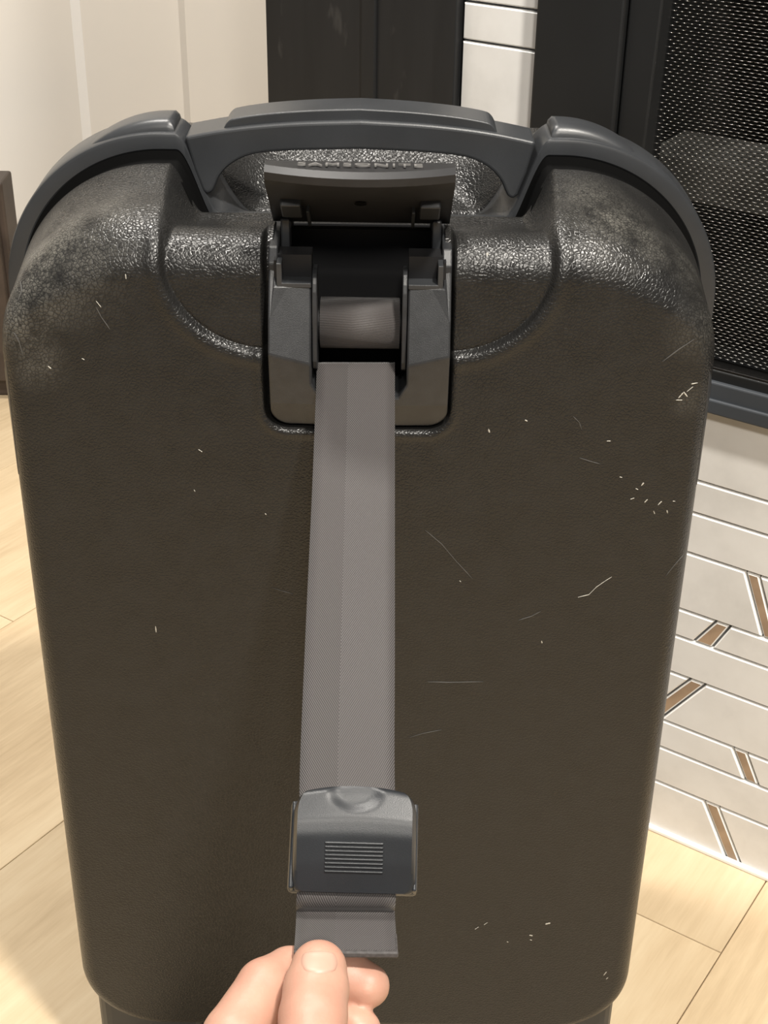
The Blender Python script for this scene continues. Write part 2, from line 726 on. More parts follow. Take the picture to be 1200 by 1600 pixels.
# ------------------------------------------------------------------ fireplace insert
fp = empty('fireplace', tuple(wpt(S_FR + 0.2, Z_SILL, 0)))
tag(fp, 'black steel fireplace insert with a woven mesh screen set in stone tiles', 'fireplace')
FTOP = 1.02
S_SEAM = wsz(970, 110, 0.012)[0]
S_J = wsz(1030, 110, 0.006)[0]
SR = S_J + 0.62
adopt(wbox('side_frame', S_FR, S_SEAM - 0.0006, Z_SILL + 0.012, FTOP, -0.004, 0.014, MAT['black_paint'], None, 0.002), fp)
# inner strip leaning a little, wider at the bottom
sj_t = wsz(1045, 0, 0.006)
sj_b = wsz(1012, 215, 0.006)
dsdz = (sj_t[0] - sj_b[0]) / (sj_t[1] - sj_b[1])


def sj(zv):
    return sj_b[0] + dsdz * 0.5 * (zv - sj_b[1])


bm = bmesh.new()
za, zb_ = Z_SILL + 0.012, FTOP
pl = [(S_SEAM + 0.0006, za), (sj(za), za), (sj(zb_), zb_), (S_SEAM + 0.0006, zb_)]
fr = [bm.verts.new(wpt(s, z, 0.010)) for s, z in pl]
bk = [bm.verts.new(wpt(s, z, -0.02)) for s, z in pl]
bm.faces.new(fr)
bm.faces.new(bk)
for k in range(4):
    bm.faces.new((fr[k], fr[(k + 1) % 4], bk[(k + 1) % 4], bk[k]))
adopt(bevel(bm_obj('inner_frame', bm, MAT['black_paint']), 0.0015), fp)
# sill: ledge, lip and lower lip
adopt(wbox('side_frame', SR, SR + 0.12, Z_SILL + 0.012, FTOP, -0.004, 0.014, MAT['black_paint'], None, 0.002), fp)
adopt(wbox('top_frame', S_FR, SR + 0.12, FTOP, FTOP + 0.12, -0.004, 0.014, MAT['black_paint'], None, 0.002), fp)
z_m = wsz(1160, 574, -0.004)[1]           # bottom of the mesh
z_lip = wsz(1150, 613, 0.016)[1]
z_lip2 = wsz(1150, 641, 0.018)[1]
adopt(wbox('sill', S_FR + 0.001, SR + 0.12, Z_SILL + 0.0012, z_lip, -0.02, 0.010, MAT['slate_paint'], None, 0.0012), fp)
adopt(wbox('sill_lip', S_FR + 0.001, SR + 0.12, Z_SILL + 0.0012, z_lip2, 0.008, 0.0125, MAT['slate_paint'], None, 0.0012), fp)
adopt(wbox('ledge', S_J - 0.01, SR, z_lip - 0.001, z_m - 0.003, -0.02, 0.006, MAT['black_paint'], None, 0.001), fp)
adopt(wbox('ledge_strip', S_J - 0.005, SR, z_m - 0.0030, z_m - 0.0012, -0.01, 0.005, MAT['wire'], None, 0.0004), fp)
# firebox behind the screen
adopt(wbox('firebox_back', S_J - 0.03, SR + 0.02, z_m - 0.02, FTOP + 0.02, -0.33, -0.32, MAT['firebox']), fp)
adopt(wbox('firebox_side', S_J - 0.04, S_J - 0.03, z_m - 0.02, FTOP + 0.02, -0.33, -0.021, MAT['firebox']), fp)
adopt(wbox('firebox_side', SR + 0.02, SR + 0.03, z_m - 0.02, FTOP + 0.02, -0.33, -0.021, MAT['firebox']), fp)
adopt(wbox('firebox_floor', S_J - 0.03, SR + 0.02, z_m - 0.03, z_m - 0.02, -0.33, -0.021, MAT['firebox']), fp)
adopt(wbox('firebox_roof', S_J - 0.03, SR + 0.02, FTOP + 0.02, FTOP + 0.03, -0.33, -0.021, MAT['firebox']), fp)
z_bar = wsz(1120, 256, -0.03)[1]
adopt(wbox('grate_plate', S_J - 0.02, SR + 0.01, z_bar - 0.030, z_bar, -0.10, -0.03, MAT['firebox_floor'], None, 0.001), fp)
# woven screen: rows of little arched links
pit_s, pit_z = 0.0054, 0.0023
ns = 66
nz = int((FTOP - z_m) / pit_z)
V, Fc = [], []
for iz in range(nz):
    zz = z_m + 0.002 + iz * pit_z
    for js in range(ns):
        s0 = sj(zz) + 0.001 + (js + (0.5 if iz % 2 else 0.0)) * pit_s
        if s0 > SR:
            continue
        jit = rt.uniform(-0.00012, 0.00012)
        L = 0.0026
        path = [(-L, -0.0022), (-0.45 * L, 0.0), (0.45 * L, 0.0), (L, -0.0022)]
        b0 = len(V)
        rr = 0.00036
        for (ds, do) in path:
            V.append(wpt(s0 + ds, zz + rr + jit, -0.006 + do))
            V.append(wpt(s0 + ds, zz - rr * 0.6 + jit, -0.006 + do + rr * 0.8))
            V.append(wpt(s0 + ds, zz - rr * 0.6 + jit, -0.006 + do - rr))
        for q in range(3):
            a0 = b0 + q * 3
            for t in range(3):
                Fc.append((a0 + t, a0 + (t + 1) % 3, a0 + 3 + (t + 1) % 3, a0 + 3 + t))
ms = mesh_obj('mesh_screen', V, Fc, MAT['wire'], None, True)
tag(ms, 'fine woven steel mesh with glinting links', kind='stuff')
adopt(ms, fp)

# ------------------------------------------------------------------ white cabinet and dark cabinet behind
dk = at_z(0, 621)
dk2 = at_z(42, 605)
CY = 1.42


def cab_x(px, py, y):
    return float(at_y(px, py, y)[0])


cb = empty('white_cabinet', (-0.5, CY, 0))
tag(cb, 'tall off-white panelled cabinet behind the suitcase', 'cabinet')
xs1 = cab_x(123, 100, CY)
xs2a, xs2b = cab_x(279, 60, CY), cab_x(291, 60, CY)


def cabox(name, x0, x1, y0, y1, z0, z1, mat, bev=0.0, parent=cb, seg=2):
    o = box(name, (x0, y0, z0), (x1, y1, z1), mat, None, bev, seg)
    return adopt(o, parent)


CXL, CXR = xs1 - 0.75, 0.75
cabox('carcass', CXL, CXR, CY + 0.024, CY + 0.5, 0.0, 2.35, MAT['white_paint'])
cabox('stile', CXL, xs1 - 0.006, CY + 0.0075, CY + 0.0235, 0.08, 2.3, MAT['white_paint'])
cabox('panel', xs1 + 0.0065, xs2a, CY + 0.014, CY + 0.0235, 0.08, 2.3, MAT['white_paint'])
cabox('stile', xs2b, CXR, CY, CY + 0.0235, 0.08, 2.3, MAT['white_paint'])


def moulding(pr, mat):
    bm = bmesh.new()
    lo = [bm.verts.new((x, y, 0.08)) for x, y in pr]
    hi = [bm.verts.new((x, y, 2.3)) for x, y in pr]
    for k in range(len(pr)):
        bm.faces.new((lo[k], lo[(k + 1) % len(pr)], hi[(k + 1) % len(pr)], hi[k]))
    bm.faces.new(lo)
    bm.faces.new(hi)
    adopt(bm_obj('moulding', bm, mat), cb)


moulding([(xs1 - 0.006, CY + 0.0075), (xs1 + 0.0065, CY + 0.0139), (xs1 + 0.0065, CY + 0.0235), (xs1 - 0.006, CY + 0.0235)], plain('lit_bevel_white', (0.90, 0.89, 0.87), 0.3))  # brighter white paints in the light caught by this bevel
moulding([(xs2b, CY), (xs2a, CY + 0.0139), (xs2a, CY + 0.0235), (xs2b, CY + 0.0235)], MAT['white_paint'])

dc = empty('dark_cabinet', (float(dk2[0]) - 0.4, float(dk2[1]) + 0.1, 0))
tag(dc, 'dark brown wooden cabinet at the left edge beside the white cabinet', 'cabinet')
xr = float(at_y(3, 300, 1.11)[0])
yf = float(dk[1])
o = box('body', (xr - 0.8, yf + 0.006, 0.0), (xr, yf + 0.06, 0.300), MAT['dark_wood'], None, 0.003)
adopt(o, dc)
o = box('door', (xr - 0.5, yf - 0.012, 0.03), (xr - 0.008, yf + 0.0055, 0.285), MAT['dark_wood'], None, 0.002)
adopt(o, dc)
wb = box('wall_back', (-2.6, 1.98, 0), (2.6, 2.05, 2.5), plain('wall_paint', (0.74, 0.69, 0.61), 0.8))
tag(wb, kind='structure')

# ------------------------------------------------------------------ suitcase
case = empty('suitcase', (0, 0, 0))
tag(case, 'scuffed black hard-shell suitcase with grained front and pulled-out grey strap', 'suitcase')

HW, ZB, ZT, RB, RT = 0.190, 0.045, 0.629, 0.060, 0.082
SEAM = 0.086


def ring_layout():
    segs = []

    def lin(a, b, n, nx, nz):
        for k in range(n):
            t = k / n
            segs.append((a[0] + (b[0] - a[0]) * t, a[1] + (b[1] - a[1]) * t, nx, nz))

    def arc(cx, cz, r, a0, a1, n):
        for k in range(n):
            a = math.radians(a0 + (a1 - a0) * k / n)
            segs.append((cx + r * math.cos(a), cz + r * math.sin(a), math.cos(a), math.sin(a)))
    lin((-HW + RB, ZB), (HW - RB, ZB), 40, 0, -1)
    arc(HW - RB, ZB + RB, RB, -90, 0, 36)
    lin((HW, ZB + RB), (HW, ZT - RT), 60, 1, 0)
    arc(HW - RT, ZT - RT, RT, 0, 90, 110)
    lin((HW - RT, ZT), (-HW + RT, ZT), 260, 0, 1)
    arc(-HW + RT, ZT - RT, RT, 90, 180, 110)
    lin((-HW, ZT - RT), (-HW, ZB + RB), 60, -1, 0)
    arc(-HW + RB, ZB + RB, RB, 180, 270, 36)
    return np.array(segs)


RING = ring_layout()
NR = len(RING)


def panel_mask(x, z):
    """signed distance (inside > 0) to the outline of the middle panel"""
    bd = [(0.097, 0.70 - 0.004 * k) for k in range(24)]
    bd += [(0.045 + 0.052 * math.cos(a), 0.604 - 0.048 * math.sin(a)) for a in np.linspace(0, math.pi / 2, 48)]
    bd += [(0.045 - 0.003 * k, 0.556) for k in range(1, 16)]
    ax = np.abs(x)
    best = np.full(x.shape, 1.0)
    for (p, q) in zip(bd, bd[1:]):
        vx, vz = q[0] - p[0], q[1] - p[1]
        t = np.clip(((ax - p[0]) * vx + (z - p[1]) * vz) / (vx * vx + vz * vz), 0, 1)
        best = np.minimum(best, np.hypot(ax - p[0] - t * vx, z - p[1] - t * vz))
    zz = np.clip(z, 0.5561, 0.604)
    hwp = 0.045 + 0.052 * np.sqrt(np.clip(1 - ((0.604 - zz) / 0.048) ** 2, 0, 1))
    return np.where((ax < hwp) & (z > 0.556), best, -best)


def housing_dist(x, z):
    """distance outside the strap housing's rounded outline"""
    r = 0.010
    qx = np.abs(x) - (0.0455 - r)
    qz = (0.5155 + r) - z
    return np.hypot(np.maximum(qx, 0), np.maximum(qz, 0)) + np.minimum(np.maximum(qx, qz), 0) - r


def half_shell(front=True):
    X, Z, NX, NZ = RING.T
    wt = sstep(0.25, 0.95, NZ)
    wb_ = sstep(0.3, 0.95, -NZ)
    i0 = 0.019 + 0.018 * wt + 0.001 * wb_
    d1 = 0.017 + 0.028 * wt + 0.003 * wb_
    i1 = 0.006 + 0.001 * wt
    rings = []
    D = SEAM
    # side wall from seam to start of fillet
    for t in np.linspace(0, 1, 26)[:-1]:
        d = D + (d1 - D) * t
        i = i1 * t + 0.0060 * max(0.0, 1 - t / 0.16) ** 2
        rings.append((X - NX * i, d, Z - NZ * i))
    # fillet (superellipse quarter)
    for a in np.linspace(0, math.pi / 2, 44)[:-1]:
        ca, sa = math.cos(a) ** 0.95, math.sin(a) ** 0.95
        d = d1 * (1 - sa)
        i = i1 + (i0 - i1) * (1 - ca)
        rings.append((X - NX * i, d, Z - NZ * i))
    qx, qz = X - NX * i0, Z - NZ * i0
    zc_ = 0.5 * (ZB + ZT)
    cx, cz = qx * 0.05, zc_ + (qz - zc_) * 0.5
    ts = list(np.linspace(0, 0.72, 120)) + list(np.linspace(0.72, 1, 8))[1:]
    for t in ts:
        b = -0.0035 * (1 - (1 - t) ** 2)
        rings.append((qx + (cx - qx) * t, np.full(NR, b), qz + (cz - qz) * t))
    PX = np.array([r[0] for r in rings])
    PY = np.array([np.broadcast_to(r[1], (NR,)) for r in rings]).copy()
    PZ = np.array([r[2] for r in rings]).copy()
    if front:
        g = sstep(0.0, 0.075, PY)
        wid = 0.0026 + 0.014 * g
        dist = panel_mask(PX, PZ) + 0.0055 * g
        m = sstep(0, 1, dist / wid)
        gro = np.exp(-((dist - 0.0005) / 0.0013) ** 2) * (1 - 0.7 * g)
        lip = np.exp(-((dist + 0.005) / 0.0035) ** 2) * (1 - g)
        PY += m * 0.0030 + gro * 0.0026 - lip * 0.0010
        PZ -= m * (0.026 * g + 0.0015)
        hd_ = housing_dist(PX, PZ)
        PY += 0.009 * sstep(0.0028, 0.0008, hd_) * sstep(0.06, 0.03, PY) - 0.0009 * np.exp(-((hd_ - 0.005) / 0.0022) ** 2) * (PY < 0.01) * (PZ < 0.556)
        sel = (np.abs(PX) < 0.0435) & (PZ > 0.519) & (PY < 0.050)
    else:
        # finger bowl in the rear half below the handle
        kb = sstep(0.086, 0.03, PY)
        bx = sstep(0.104, 0.062 - 0.030 * kb, np.abs(PX))
        dep = sstep(0.010, 0.088, PY)
        topm = sstep(0.56, 0.60, PZ)
        PZ -= 0.0445 * bx * dep * topm
        sel = np.zeros_like(PX, bool)
    n = len(rings)
    if not front:
        PY = 0.2215 - PY
    verts = np.stack([PX.ravel(), PY.ravel(), PZ.ravel()], 1)
    faces = []
    for k in range(n - 1):
        for j in range(NR):
            j2 = (j + 1) % NR
            if sel[k, j] and sel[k, j2] and sel[k + 1, j] and sel[k + 1, j2]:
                continue
            f = (k * NR + j, k * NR + j2, (k + 1) * NR + j2, (k + 1) * NR + j)
            faces.append(f if not front else f[::-1])
    last = [(n - 1) * NR + j for j in range(NR)]
    faces.append(tuple(last if not front else last[::-1]))
    return verts, faces


SPOTS = [
    (tuple(at_y(50, 420, 0.02)), 0.040, 1.0),
    (tuple(at_y(25, 490, 0.012)), 0.030, 0.9),
    (tuple(at_y(110, 390, 0.02)), 0.045, 0.55),
    (tuple(at_y(170, 350, 0.03)), 0.030, 0.4),
    (tuple(at_y(60, 320, 0.05)), 0.035, 0.35),
    (tuple(at_y(960, 350, 0.03)), 0.038, 0.55),
    (tuple(at_y(920, 310, 0.05)), 0.030, 0.35),
    (tuple(at_y(1010, 380, 0.02)), 0.026, 0.35),
    (tuple(at_y(1085, 505, 0.01)), 0.022, 0.35),
    (tuple(at_y(1070, 615, 0.006)), 0.014, 0.25),
    (tuple(at_y(1090, 420, 0.03)), 0.030, 0.35),
    (tuple(at_y(60, 560, 0.004)), 0.020, 0.4),
]
MAT['shell'] = leather_plastic('grained_black_shell', spots=SPOTS)
v, f = half_shell(True)
mesh_obj('front_shell', v, f, MAT['shell'], case, True)
v, f = half_shell(False)
mesh_obj('rear_shell', v, f, MAT['shell'], case, True)


def notch_ab(y):
    k = sstep(0.096, 0.134, y)
    return 0.1005 + 0.0035 * k, 0.078 - 0.016 * k, 0.043 + 0.011 * k


def notch(x, z, y, depth=0.0):
    a, b, dd = notch_ab(y)
    m = sstep(a, b, np.abs(x)) * (z > 0.45)
    return z - (dd + depth) * m


def ring_sweep(name, sec, mat, parent=None, depth=0.0):
    """sweep a closed section [(y, outward offset)] round the case outline"""
    X, Z, NX, NZ = RING.T
    rows = []
    for (y, off) in sec:
        x = X + NX * off
        z = notch(x, Z + NZ * off, y, depth)
        rows.append(np.stack([x, np.full(NR, y), z], 1))
    V = np.concatenate(rows)
    n = len(sec)
    F = []
    for k in range(n):
        k2 = (k + 1) % n
        for j in range(NR):
            j2 = (j + 1) % NR
            F.append((k * NR + j, k2 * NR + j, k2 * NR + j2, k * NR + j2))
    o = mesh_obj(name, V, F, mat, parent)
    bm = bmesh.new()
    bm.from_mesh(o.data)
    bmesh.ops.recalc_face_normals(bm, faces=bm.faces)
    bm.to_mesh(o.data)
    bm.free()
    smooth_by_angle(o, 40)
    return o


ring_sweep('gasket', [(0.078, -0.014), (0.078, -0.0062), (0.0862, -0.0062), (0.0950, -0.0030), (0.0968, 0.0020), (0.099, 0.0020), (0.101, -0.014)], MAT['gasket'], case)
rim = ring_sweep('rim', [(0.099, -0.010), (0.0968, 0.0014), (0.0960, 0.0022), (0.0960, 0.0085), (0.0966, 0.0100), (0.0980, 0.0106), (0.128, 0.0112), (0.1325, 0.0098), (0.134, 0.006), (0.1335, -0.010)], MAT['smooth_black'], case)
ring_sweep('rear_gasket', [(0.131, -0.010), (0.131, 0.004), (0.1365, 0.004), (0.1365, -0.010)], MAT['gasket'], case, 0.0)

# raised pads on the rim either side of the handle


def rim_pad(sgn):
    bm = bmesh.new()
    xs = np.linspace(0.1015, 0.157, 28)
    prof = [(0.0995, 0.0), (0.0998, 0.50), (0.1015, 0.86), (0.105, 1.0), (0.119, 1.0), (0.125, 0.88), (0.128, 0.5), (0.129, 0.0)]
    rows = []
    for i, x in enumerate(xs):
        t = i / (len(xs) - 1)
        dx = max(0.0, x - (HW - RT))
        zt = ZT - RT + math.sqrt(max(0, (RT + 0.0095) ** 2 - dx ** 2))
        hgt = 0.0085 * (1 - t ** 2.2) + 0.0002
        if i == 0:
            hgt *= 0.72
        pull = 1 - 0.55 * max(0, (t - 0.65) / 0.35) ** 2
        rows.append([bm.verts.new((sgn * x, 0.114 + (y - 0.114) * pull, zt - 0.0015 + hgt * h)) for y, h in prof])
    for a, b in zip(rows, rows[1:]):
        for k in range(len(prof) - 1):
            bm.faces.new((a[k], a[k + 1], b[k + 1], b[k]))
        bm.faces.new((a[-1], a[0], b[0], b[-1]))
    bm.faces.new(rows[0])
    bm.faces.new(rows[-1])
    o = bm_obj('rim_pad', bm, MAT['smooth_black'], case)
    smooth_by_angle(o, 50)
    return o


rim_pad(1)
rim_pad(-1)

# carry handle: traced arch, 28 mm deep
YH = 0.0955
half_top = [(288, 214), (320, 208), (350, 203), (400, 197), (470, 192), (563, 189.5)]
half_in = [(563, 234), (500, 235), (440, 237), (400, 241), (375, 249), (356, 261), (343, 276), (336, 291), (331, 300), (323, 303), (316, 298), (303, 265)]
half_top = [(float(at_y(a, b, YH)[0]), float(at_y(a, b, YH)[2])) for a, b in half_top]
half_in = [(float(at_y(a, b, YH)[0]), float(at_y(a, b, YH)[2])) for a, b in half_in]
xm = half_top[-1][0]
lt = [tuple(p) for p in catmull(half_top, 5)]
li = [tuple(p) for p in catmull(half_in[:-1], 5)] + [half_in[-1]]
left = [(x - xm, z) for x, z in lt]                 # from outer end to centre, along the top
inn = [(x - xm, z) for x, z in li]                  # from centre along the underside to outer end
poly = left[:-1] + [(0.0, left[-1][1])] + [(-x, z) for x, z in left[:-1][::-1]]
inner_l = inn                                        # centre -> outer
poly2 = poly + [(-x, z) for x, z in inner_l[::-1]][:-1] + inner_l
hd = prism('handle', poly2, YH, YH + 0.030, MAT['smooth_black'], case, 0.0028, 3)
hd.location.x = xm
grip_px = [(348, 203), (356, 190), (370, 184), (420, 177), (490, 172), (563, 170)]
gp = [(float(at_y(a, b, 0.1)[0]) - xm, float(at_y(a, b, 0.1)[2])) for a, b in grip_px]
top = [tuple(p) for p in catmull(gp, 4)]
polyg = top[:-1] + [(0, top[-1][1])] + [(-x, z) for x, z in top[:-1][::-1]]
zl = gp[0][1] - 0.0012
botg = [(x, zl - 0.0 + 0.0042 * (1 - (x / gp[0][0]) ** 2)) for x in np.linspace(-gp[0][0], gp[0][0], 30)]
polyg = polyg + botg[1:-1]
bm = bmesh.new()
gr = prism('grip', polyg, YH + 0.004, YH + 0.029, MAT['smooth_black'], hd, 0.0045, 5)

# side strips (slim recess cover tapering to a point)
for sgn in (-1, 1):
    pts = []
    zs = np.linspace(0.478, 0.546, 24)
    bm = bmesh.new()
    rows = []
    for z in zs:
        t = (z - 0.478) / 0.068
        w = 0.010 * max(0.0, math.sin(math.pi * t)) ** 0.8 + 0.0003
        y0 = 0.0045 + 0.004 * (1 - t)
        row = []
        for k in range(5):
            y = y0 + w * k / 4
            # shell half-width at that depth
            d1 = 0.017
            i = 0.006 * (SEAM - y) / (SEAM - d1) if y > d1 else 0.006 + 0.013 * (1 - math.sqrt(max(0, 1 - ((d1 - y) / d1) ** 2)))
            row.append(bm.verts.new((sgn * (HW - i + 0.0005), y, z)))
        rows.append(row)
    for a, b in zip(rows, rows[1:]):
        for k in range(4):
            bm.faces.new((a[k], a[k + 1], b[k + 1], b[k]))
    r = bmesh.ops.extrude_face_region(bm, geom=bm.faces[:])
    for q in r['geom']:
        if isinstance(q, bmesh.types.BMVert):
            q.co.x -= sgn * 0.003
    bm_obj('side_strip', bm, MAT['smooth_black'], case, False)

# ---- strap housing
hs = empty('strap_housing', (0, 0, 0))
hs.parent = case
hs.location.x = 0.0008


def arcp(cx, cz, r, a0, a1, n=8):
    return [(cx + r * math.cos(math.radians(a0 + (a1 - a0) * k / n)), cz + r * math.sin(math.radians(a0 + (a1 - a0) * k / n))) for k in range(n + 1)]


OW, OB, IW = 0.0455, 0.5155, 0.0240
outl = [(-OW, 0.600)] + arcp(-OW + 0.010, OB + 0.010, 0.010, 180, 270) + arcp(OW - 0.010, OB + 0.010, 0.010, 270, 360) + [(OW, 0.600), (0.0415, 0.600), (0.0415, 0.5905), (IW, 0.5905)] \
    + [(IW, 0.542)] + [(IW - 0.007 + 0.007 * math.cos(a), 0.535 - 0.007 * math.sin(a) + 0.007) for a in ()] \
    + [(0.0200, 0.5345), (-0.0200, 0.5345), (-IW, 0.542), (-IW, 0.5905), (-0.0415, 0.5905), (-0.0415, 0.600)]


def hy(x, z):
    zr = 0.5585 - 0.0055 * (OW - abs(x)) / (OW - IW)
    if z >= zr:
        y = -0.0105 + (z - zr) * 0.34
        if z > 0.5905:
            y += (z - 0.5905) * 0.6
    else:
        y = -0.0105 + (zr - z) * 0.14
        if z < 0.530:
            y += (0.530 - z) * 0.25
    return y


bm = bmesh.new()
vs = [bm.verts.new((x, 0, z)) for x, z in outl]
bm.faces.new(vs)
for zc0 in (0.530, 0.545, 0.575, 0.598):
    bmesh.ops.bisect_plane(bm, geom=bm.verts[:] + bm.edges[:] + bm.faces[:], plane_co=(0, 0, zc0), plane_no=(0, 0, 1))
for xc in (-0.026, 0.026, 0.0, -0.036, 0.036):
    bmesh.ops.bisect_plane(bm, geom=bm.verts[:] + bm.edges[:] + bm.faces[:], plane_co=(xc, 0, 0), plane_no=(1, 0, 0))
for sg in (-1, 1):
    fs = [fc for fc in bm.faces if fc.calc_center_median().x * sg > 0.02]
    gm = list({e for fc in fs for e in fc.edges}) + list({v_ for fc in fs for v_ in fc.verts}) + fs
    # slanted ridge line
    p = Vector((sg * OW, 0, 0.5585))
    q = Vector((sg * IW, 0, 0.5530))
    d = (q - p).normalized()
    for sh in (0.0, -0.004):
        fs = [fc for fc in bm.faces if fc.calc_center_median().x * sg > 0.02]
        gm = list({e for fc in fs for e in fc.edges}) + list({v_ for fc in fs for v_ in fc.verts}) + fs
        bmesh.ops.bisect_plane(bm, geom=gm, plane_co=p + Vector((0, 0, sh)), plane_no=Vector((-d.z, 0, d.x)))
r = bmesh.ops.extrude_face_region(bm, geom=bm.faces[:])
nw = set(q for q in r['geom'] if isinstance(q, bmesh.types.BMVert))
for q in bm.verts:
    q.co.y = 0.020 if q in nw else hy(q.co.x, q.co.z)
    if q in nw and q.co.z > 0.59:
        q.co.y = 0.03
bevel(bm_obj('frame', bm, MAT['fine_black'], hs), 0.0011, 2, 25)

# cavity: open-fronted box behind the frame
bm = bmesh.new()
x0, x1, y0, y1, z0, z1 = -0.0425, 0.0425, 0.004, 0.062, 0.519, 0.6025
c8 = {}
for a in (0, 1):
    for b in (0, 1):
        for c in (0, 1):
            c8[(a, b, c)] = bm.verts.new((x1 if a else x0, y1 if b else y0, z1 if c else z0))
for fk in (((0, 1, 0), (1, 1, 0), (1, 1, 1), (0, 1, 1)), ((0, 0, 0), (0, 1, 0), (0, 1, 1), (0, 0, 1)), ((1, 0, 0), (1, 1, 0), (1, 1, 1), (1, 0, 1)), ((0, 0, 0), (1, 0, 0), (1, 1, 0), (0, 1, 0))):
    bm.faces.new([c8[k_] for k_ in fk])
cav = bm_obj('cavity', bm, MAT['inner_black'], hs)
cav.modifiers.new('thick', 'SOLIDIFY').thickness = 0.0012
# recessed shelf plates beside the opening, latch ledges, cheeks
for sg in (-1, 1):
    a, b = (0.0242, 0.0412)
    lo_, hi_ = (min(sg * a, sg * b), max(sg * a, sg * b))
    bm = bmesh.new()
    box_geo(bm, (lo_, 0.010, 0.588), (hi_, 0.022, 0.6035))
    bm_obj('shelf', bm, MAT['inner_black'], hs)
    L = [(0.0240, 0.5895), (0.0412, 0.5895), (0.0412, 0.6020), (0.0385, 0.6020), (0.0385, 0.5920), (0.0240, 0.5920)]
    prism('latch_ledge', [(sg * x, z) for x, z in L], 0.001, 0.012, MAT['smooth_black'], hs, 0.0004, 2)
    # cheek: rounded upright plate next to the strap roll
    ck = [(0.016, 0.548), (0.016, 0.592), (0.012, 0.597), (0.004, 0.596), (-0.001, 0.588), (-0.004, 0.566), (-0.003, 0.548)]
    bm = bmesh.new()
    pa = [bm.verts.new((sg * 0.0212, y, z)) for y, z in catmull(ck, 3, True)]
    pb = [bm.verts.new((sg * 0.0236, y, z)) for y, z in catmull(ck, 3, True)]
    bm.faces.new(pa)
    bm.faces.new(pb)
    for k in range(len(pa)):
        bm.faces.new((pa[k], pa[(k + 1) % len(pa)], pb[(k + 1) % len(pb)], pb[k]))
    bevel(bm_obj('cheek', bm, MAT['fine_black'], hs), 0.0005, 2)
    sw = [(0.006, 0.588), (0.007, 0.600), (0.013, 0.6065), (0.030, 0.6090), (0.052, 0.6075), (0.052, 0.560), (0.022, 0.560)]
    bm = bmesh.new()
    pa = [bm.verts.new((sg * 0.0408, y, z)) for y, z in sw]
    pb = [bm.verts.new((sg * 0.0456, y, z)) for y, z in sw]
    bm.faces.new(pa)
    bm.faces.new(pb)
    for k in range(len(pa)):
        bm.faces.new((pa[k], pa[(k + 1) % len(pa)], pb[(k + 1) % len(pb)], pb[k]))
    bevel(bm_obj('side_wall', bm, MAT['fine_black'], hs), 0.0008, 2)
    # hinge knuckles below the lid
    bm = bmesh.new()
    box_geo(bm, (min(sg * 0.036, sg * 0.0405), 0.026, 0.598), (max(sg * 0.036, sg * 0.0405), 0.040, 0.6165))
    bevel(bm_obj('hinge_bracket', bm, MAT['smooth_black'], hs), 0.001)

# ---- webbing material


def web_mat(name, horizontal=False):
    m, nt, b = new_mat(name)
    at = node(nt, 'ShaderNodeUVMap')
    sx = node(nt, 'ShaderNodeSeparateXYZ')
    nt.links.new(at.outputs[0], sx.inputs[0])
    u = mth(nt, 'SUBTRACT', sx.outputs[0], 0.4)
    au = mth(nt, 'ABSOLUTE', u)
    # herringbone: slanted threads meeting at a line
    ph = mth(nt, 'ADD', mth(nt, 'MULTIPLY', au, 260.0 if not horizontal else 20.0), mth(nt, 'MULTIPLY', sx.outputs[1], 150.0 if not horizontal else 900.0))
    w = mth(nt, 'SINE', ph)
    w01 = mth(nt, 'ADD', mth(nt, 'MULTIPLY', w, 0.5), 0.5)
    cmb = node(nt, 'ShaderNodeVectorMath', operation='MULTIPLY')
    nt.links.new(at.outputs[0], cmb.inputs[0])
    cmb.inputs[1].default_value = (60, 60, 1)
    n = noise(nt, cmb.outputs[0], 6.0, 3, 0.7)
    spk = mth(nt, 'MULTIPLY', mth(nt, 'SUBTRACT', n, 0.60, True), 2.2, True)
    c = mixc(nt, w01, (0.022, 0.019, 0.019), (0.082, 0.073, 0.071))
    c = mixc(nt, spk, c, (0.36, 0.34, 0.32))
    nt.links.new(c, b.inputs['Base Color'])
    b.inputs['Roughness'].default_value = 0.6
    b.inputs['Sheen Weight'].default_value = 0.15
    bump(nt, b, w01, 0.5, 0.0004)
    return m


MAT['web'] = web_mat('grey_herringbone_webbing')
MAT['web_roll'] = web_mat('grey_webbing_roll', True)


def set_uv(o, uvs):
    """uvs per vertex"""
    ul = o.data.uv_layers.new(name='UVMap')
    for lp in o.data.loops:
        ul.data[lp.index].uv = uvs[lp.vertex_index]


# roll of webbing inside the housing
bm = bmesh.new()
n = 48
RY, RZ, RR = 0.0165, 0.5655, 0.0135
vs, fs, uv = [], [], []
turns = 1.15
xsr = [-0.0202, 0.0202]
for k in range(n + 1):
    a = -2.2 + turns * 2 * math.pi * k / n
    r_ = RR - 0.0012 * k / n
    for j, x in enumerate(xsr):
        vs.append((x, RY - r_ * math.cos(a), RZ + r_ * math.sin(a)))
        uv.append((j, RR * a * 8))
for k in range(n):
    fs.append((2 * k, 2 * k + 1, 2 * k + 3, 2 * k + 2))
ro = mesh_obj('strap_roll', vs, fs, MAT['web_roll'], hs, True)
set_uv(ro, uv)
md = ro.modifiers.new('thick', 'SOLIDIFY')
md.thickness = 0.0010
bm = bmesh.new()
lathe_x(bm, -0.0212, 0.0212, RY, RZ, [(0, 0.0105), (1, 0.0105)])
bm_obj('roll_core', bm, MAT['inner_black'], hs)

# ---- strap
SLW = 0.0400
strap_l = [(495, 577), (488, 760), (477, 1000), (468, 1232)]
strap_r = [(617, 577), (617, 760), (617, 1000), (617, 1232)]


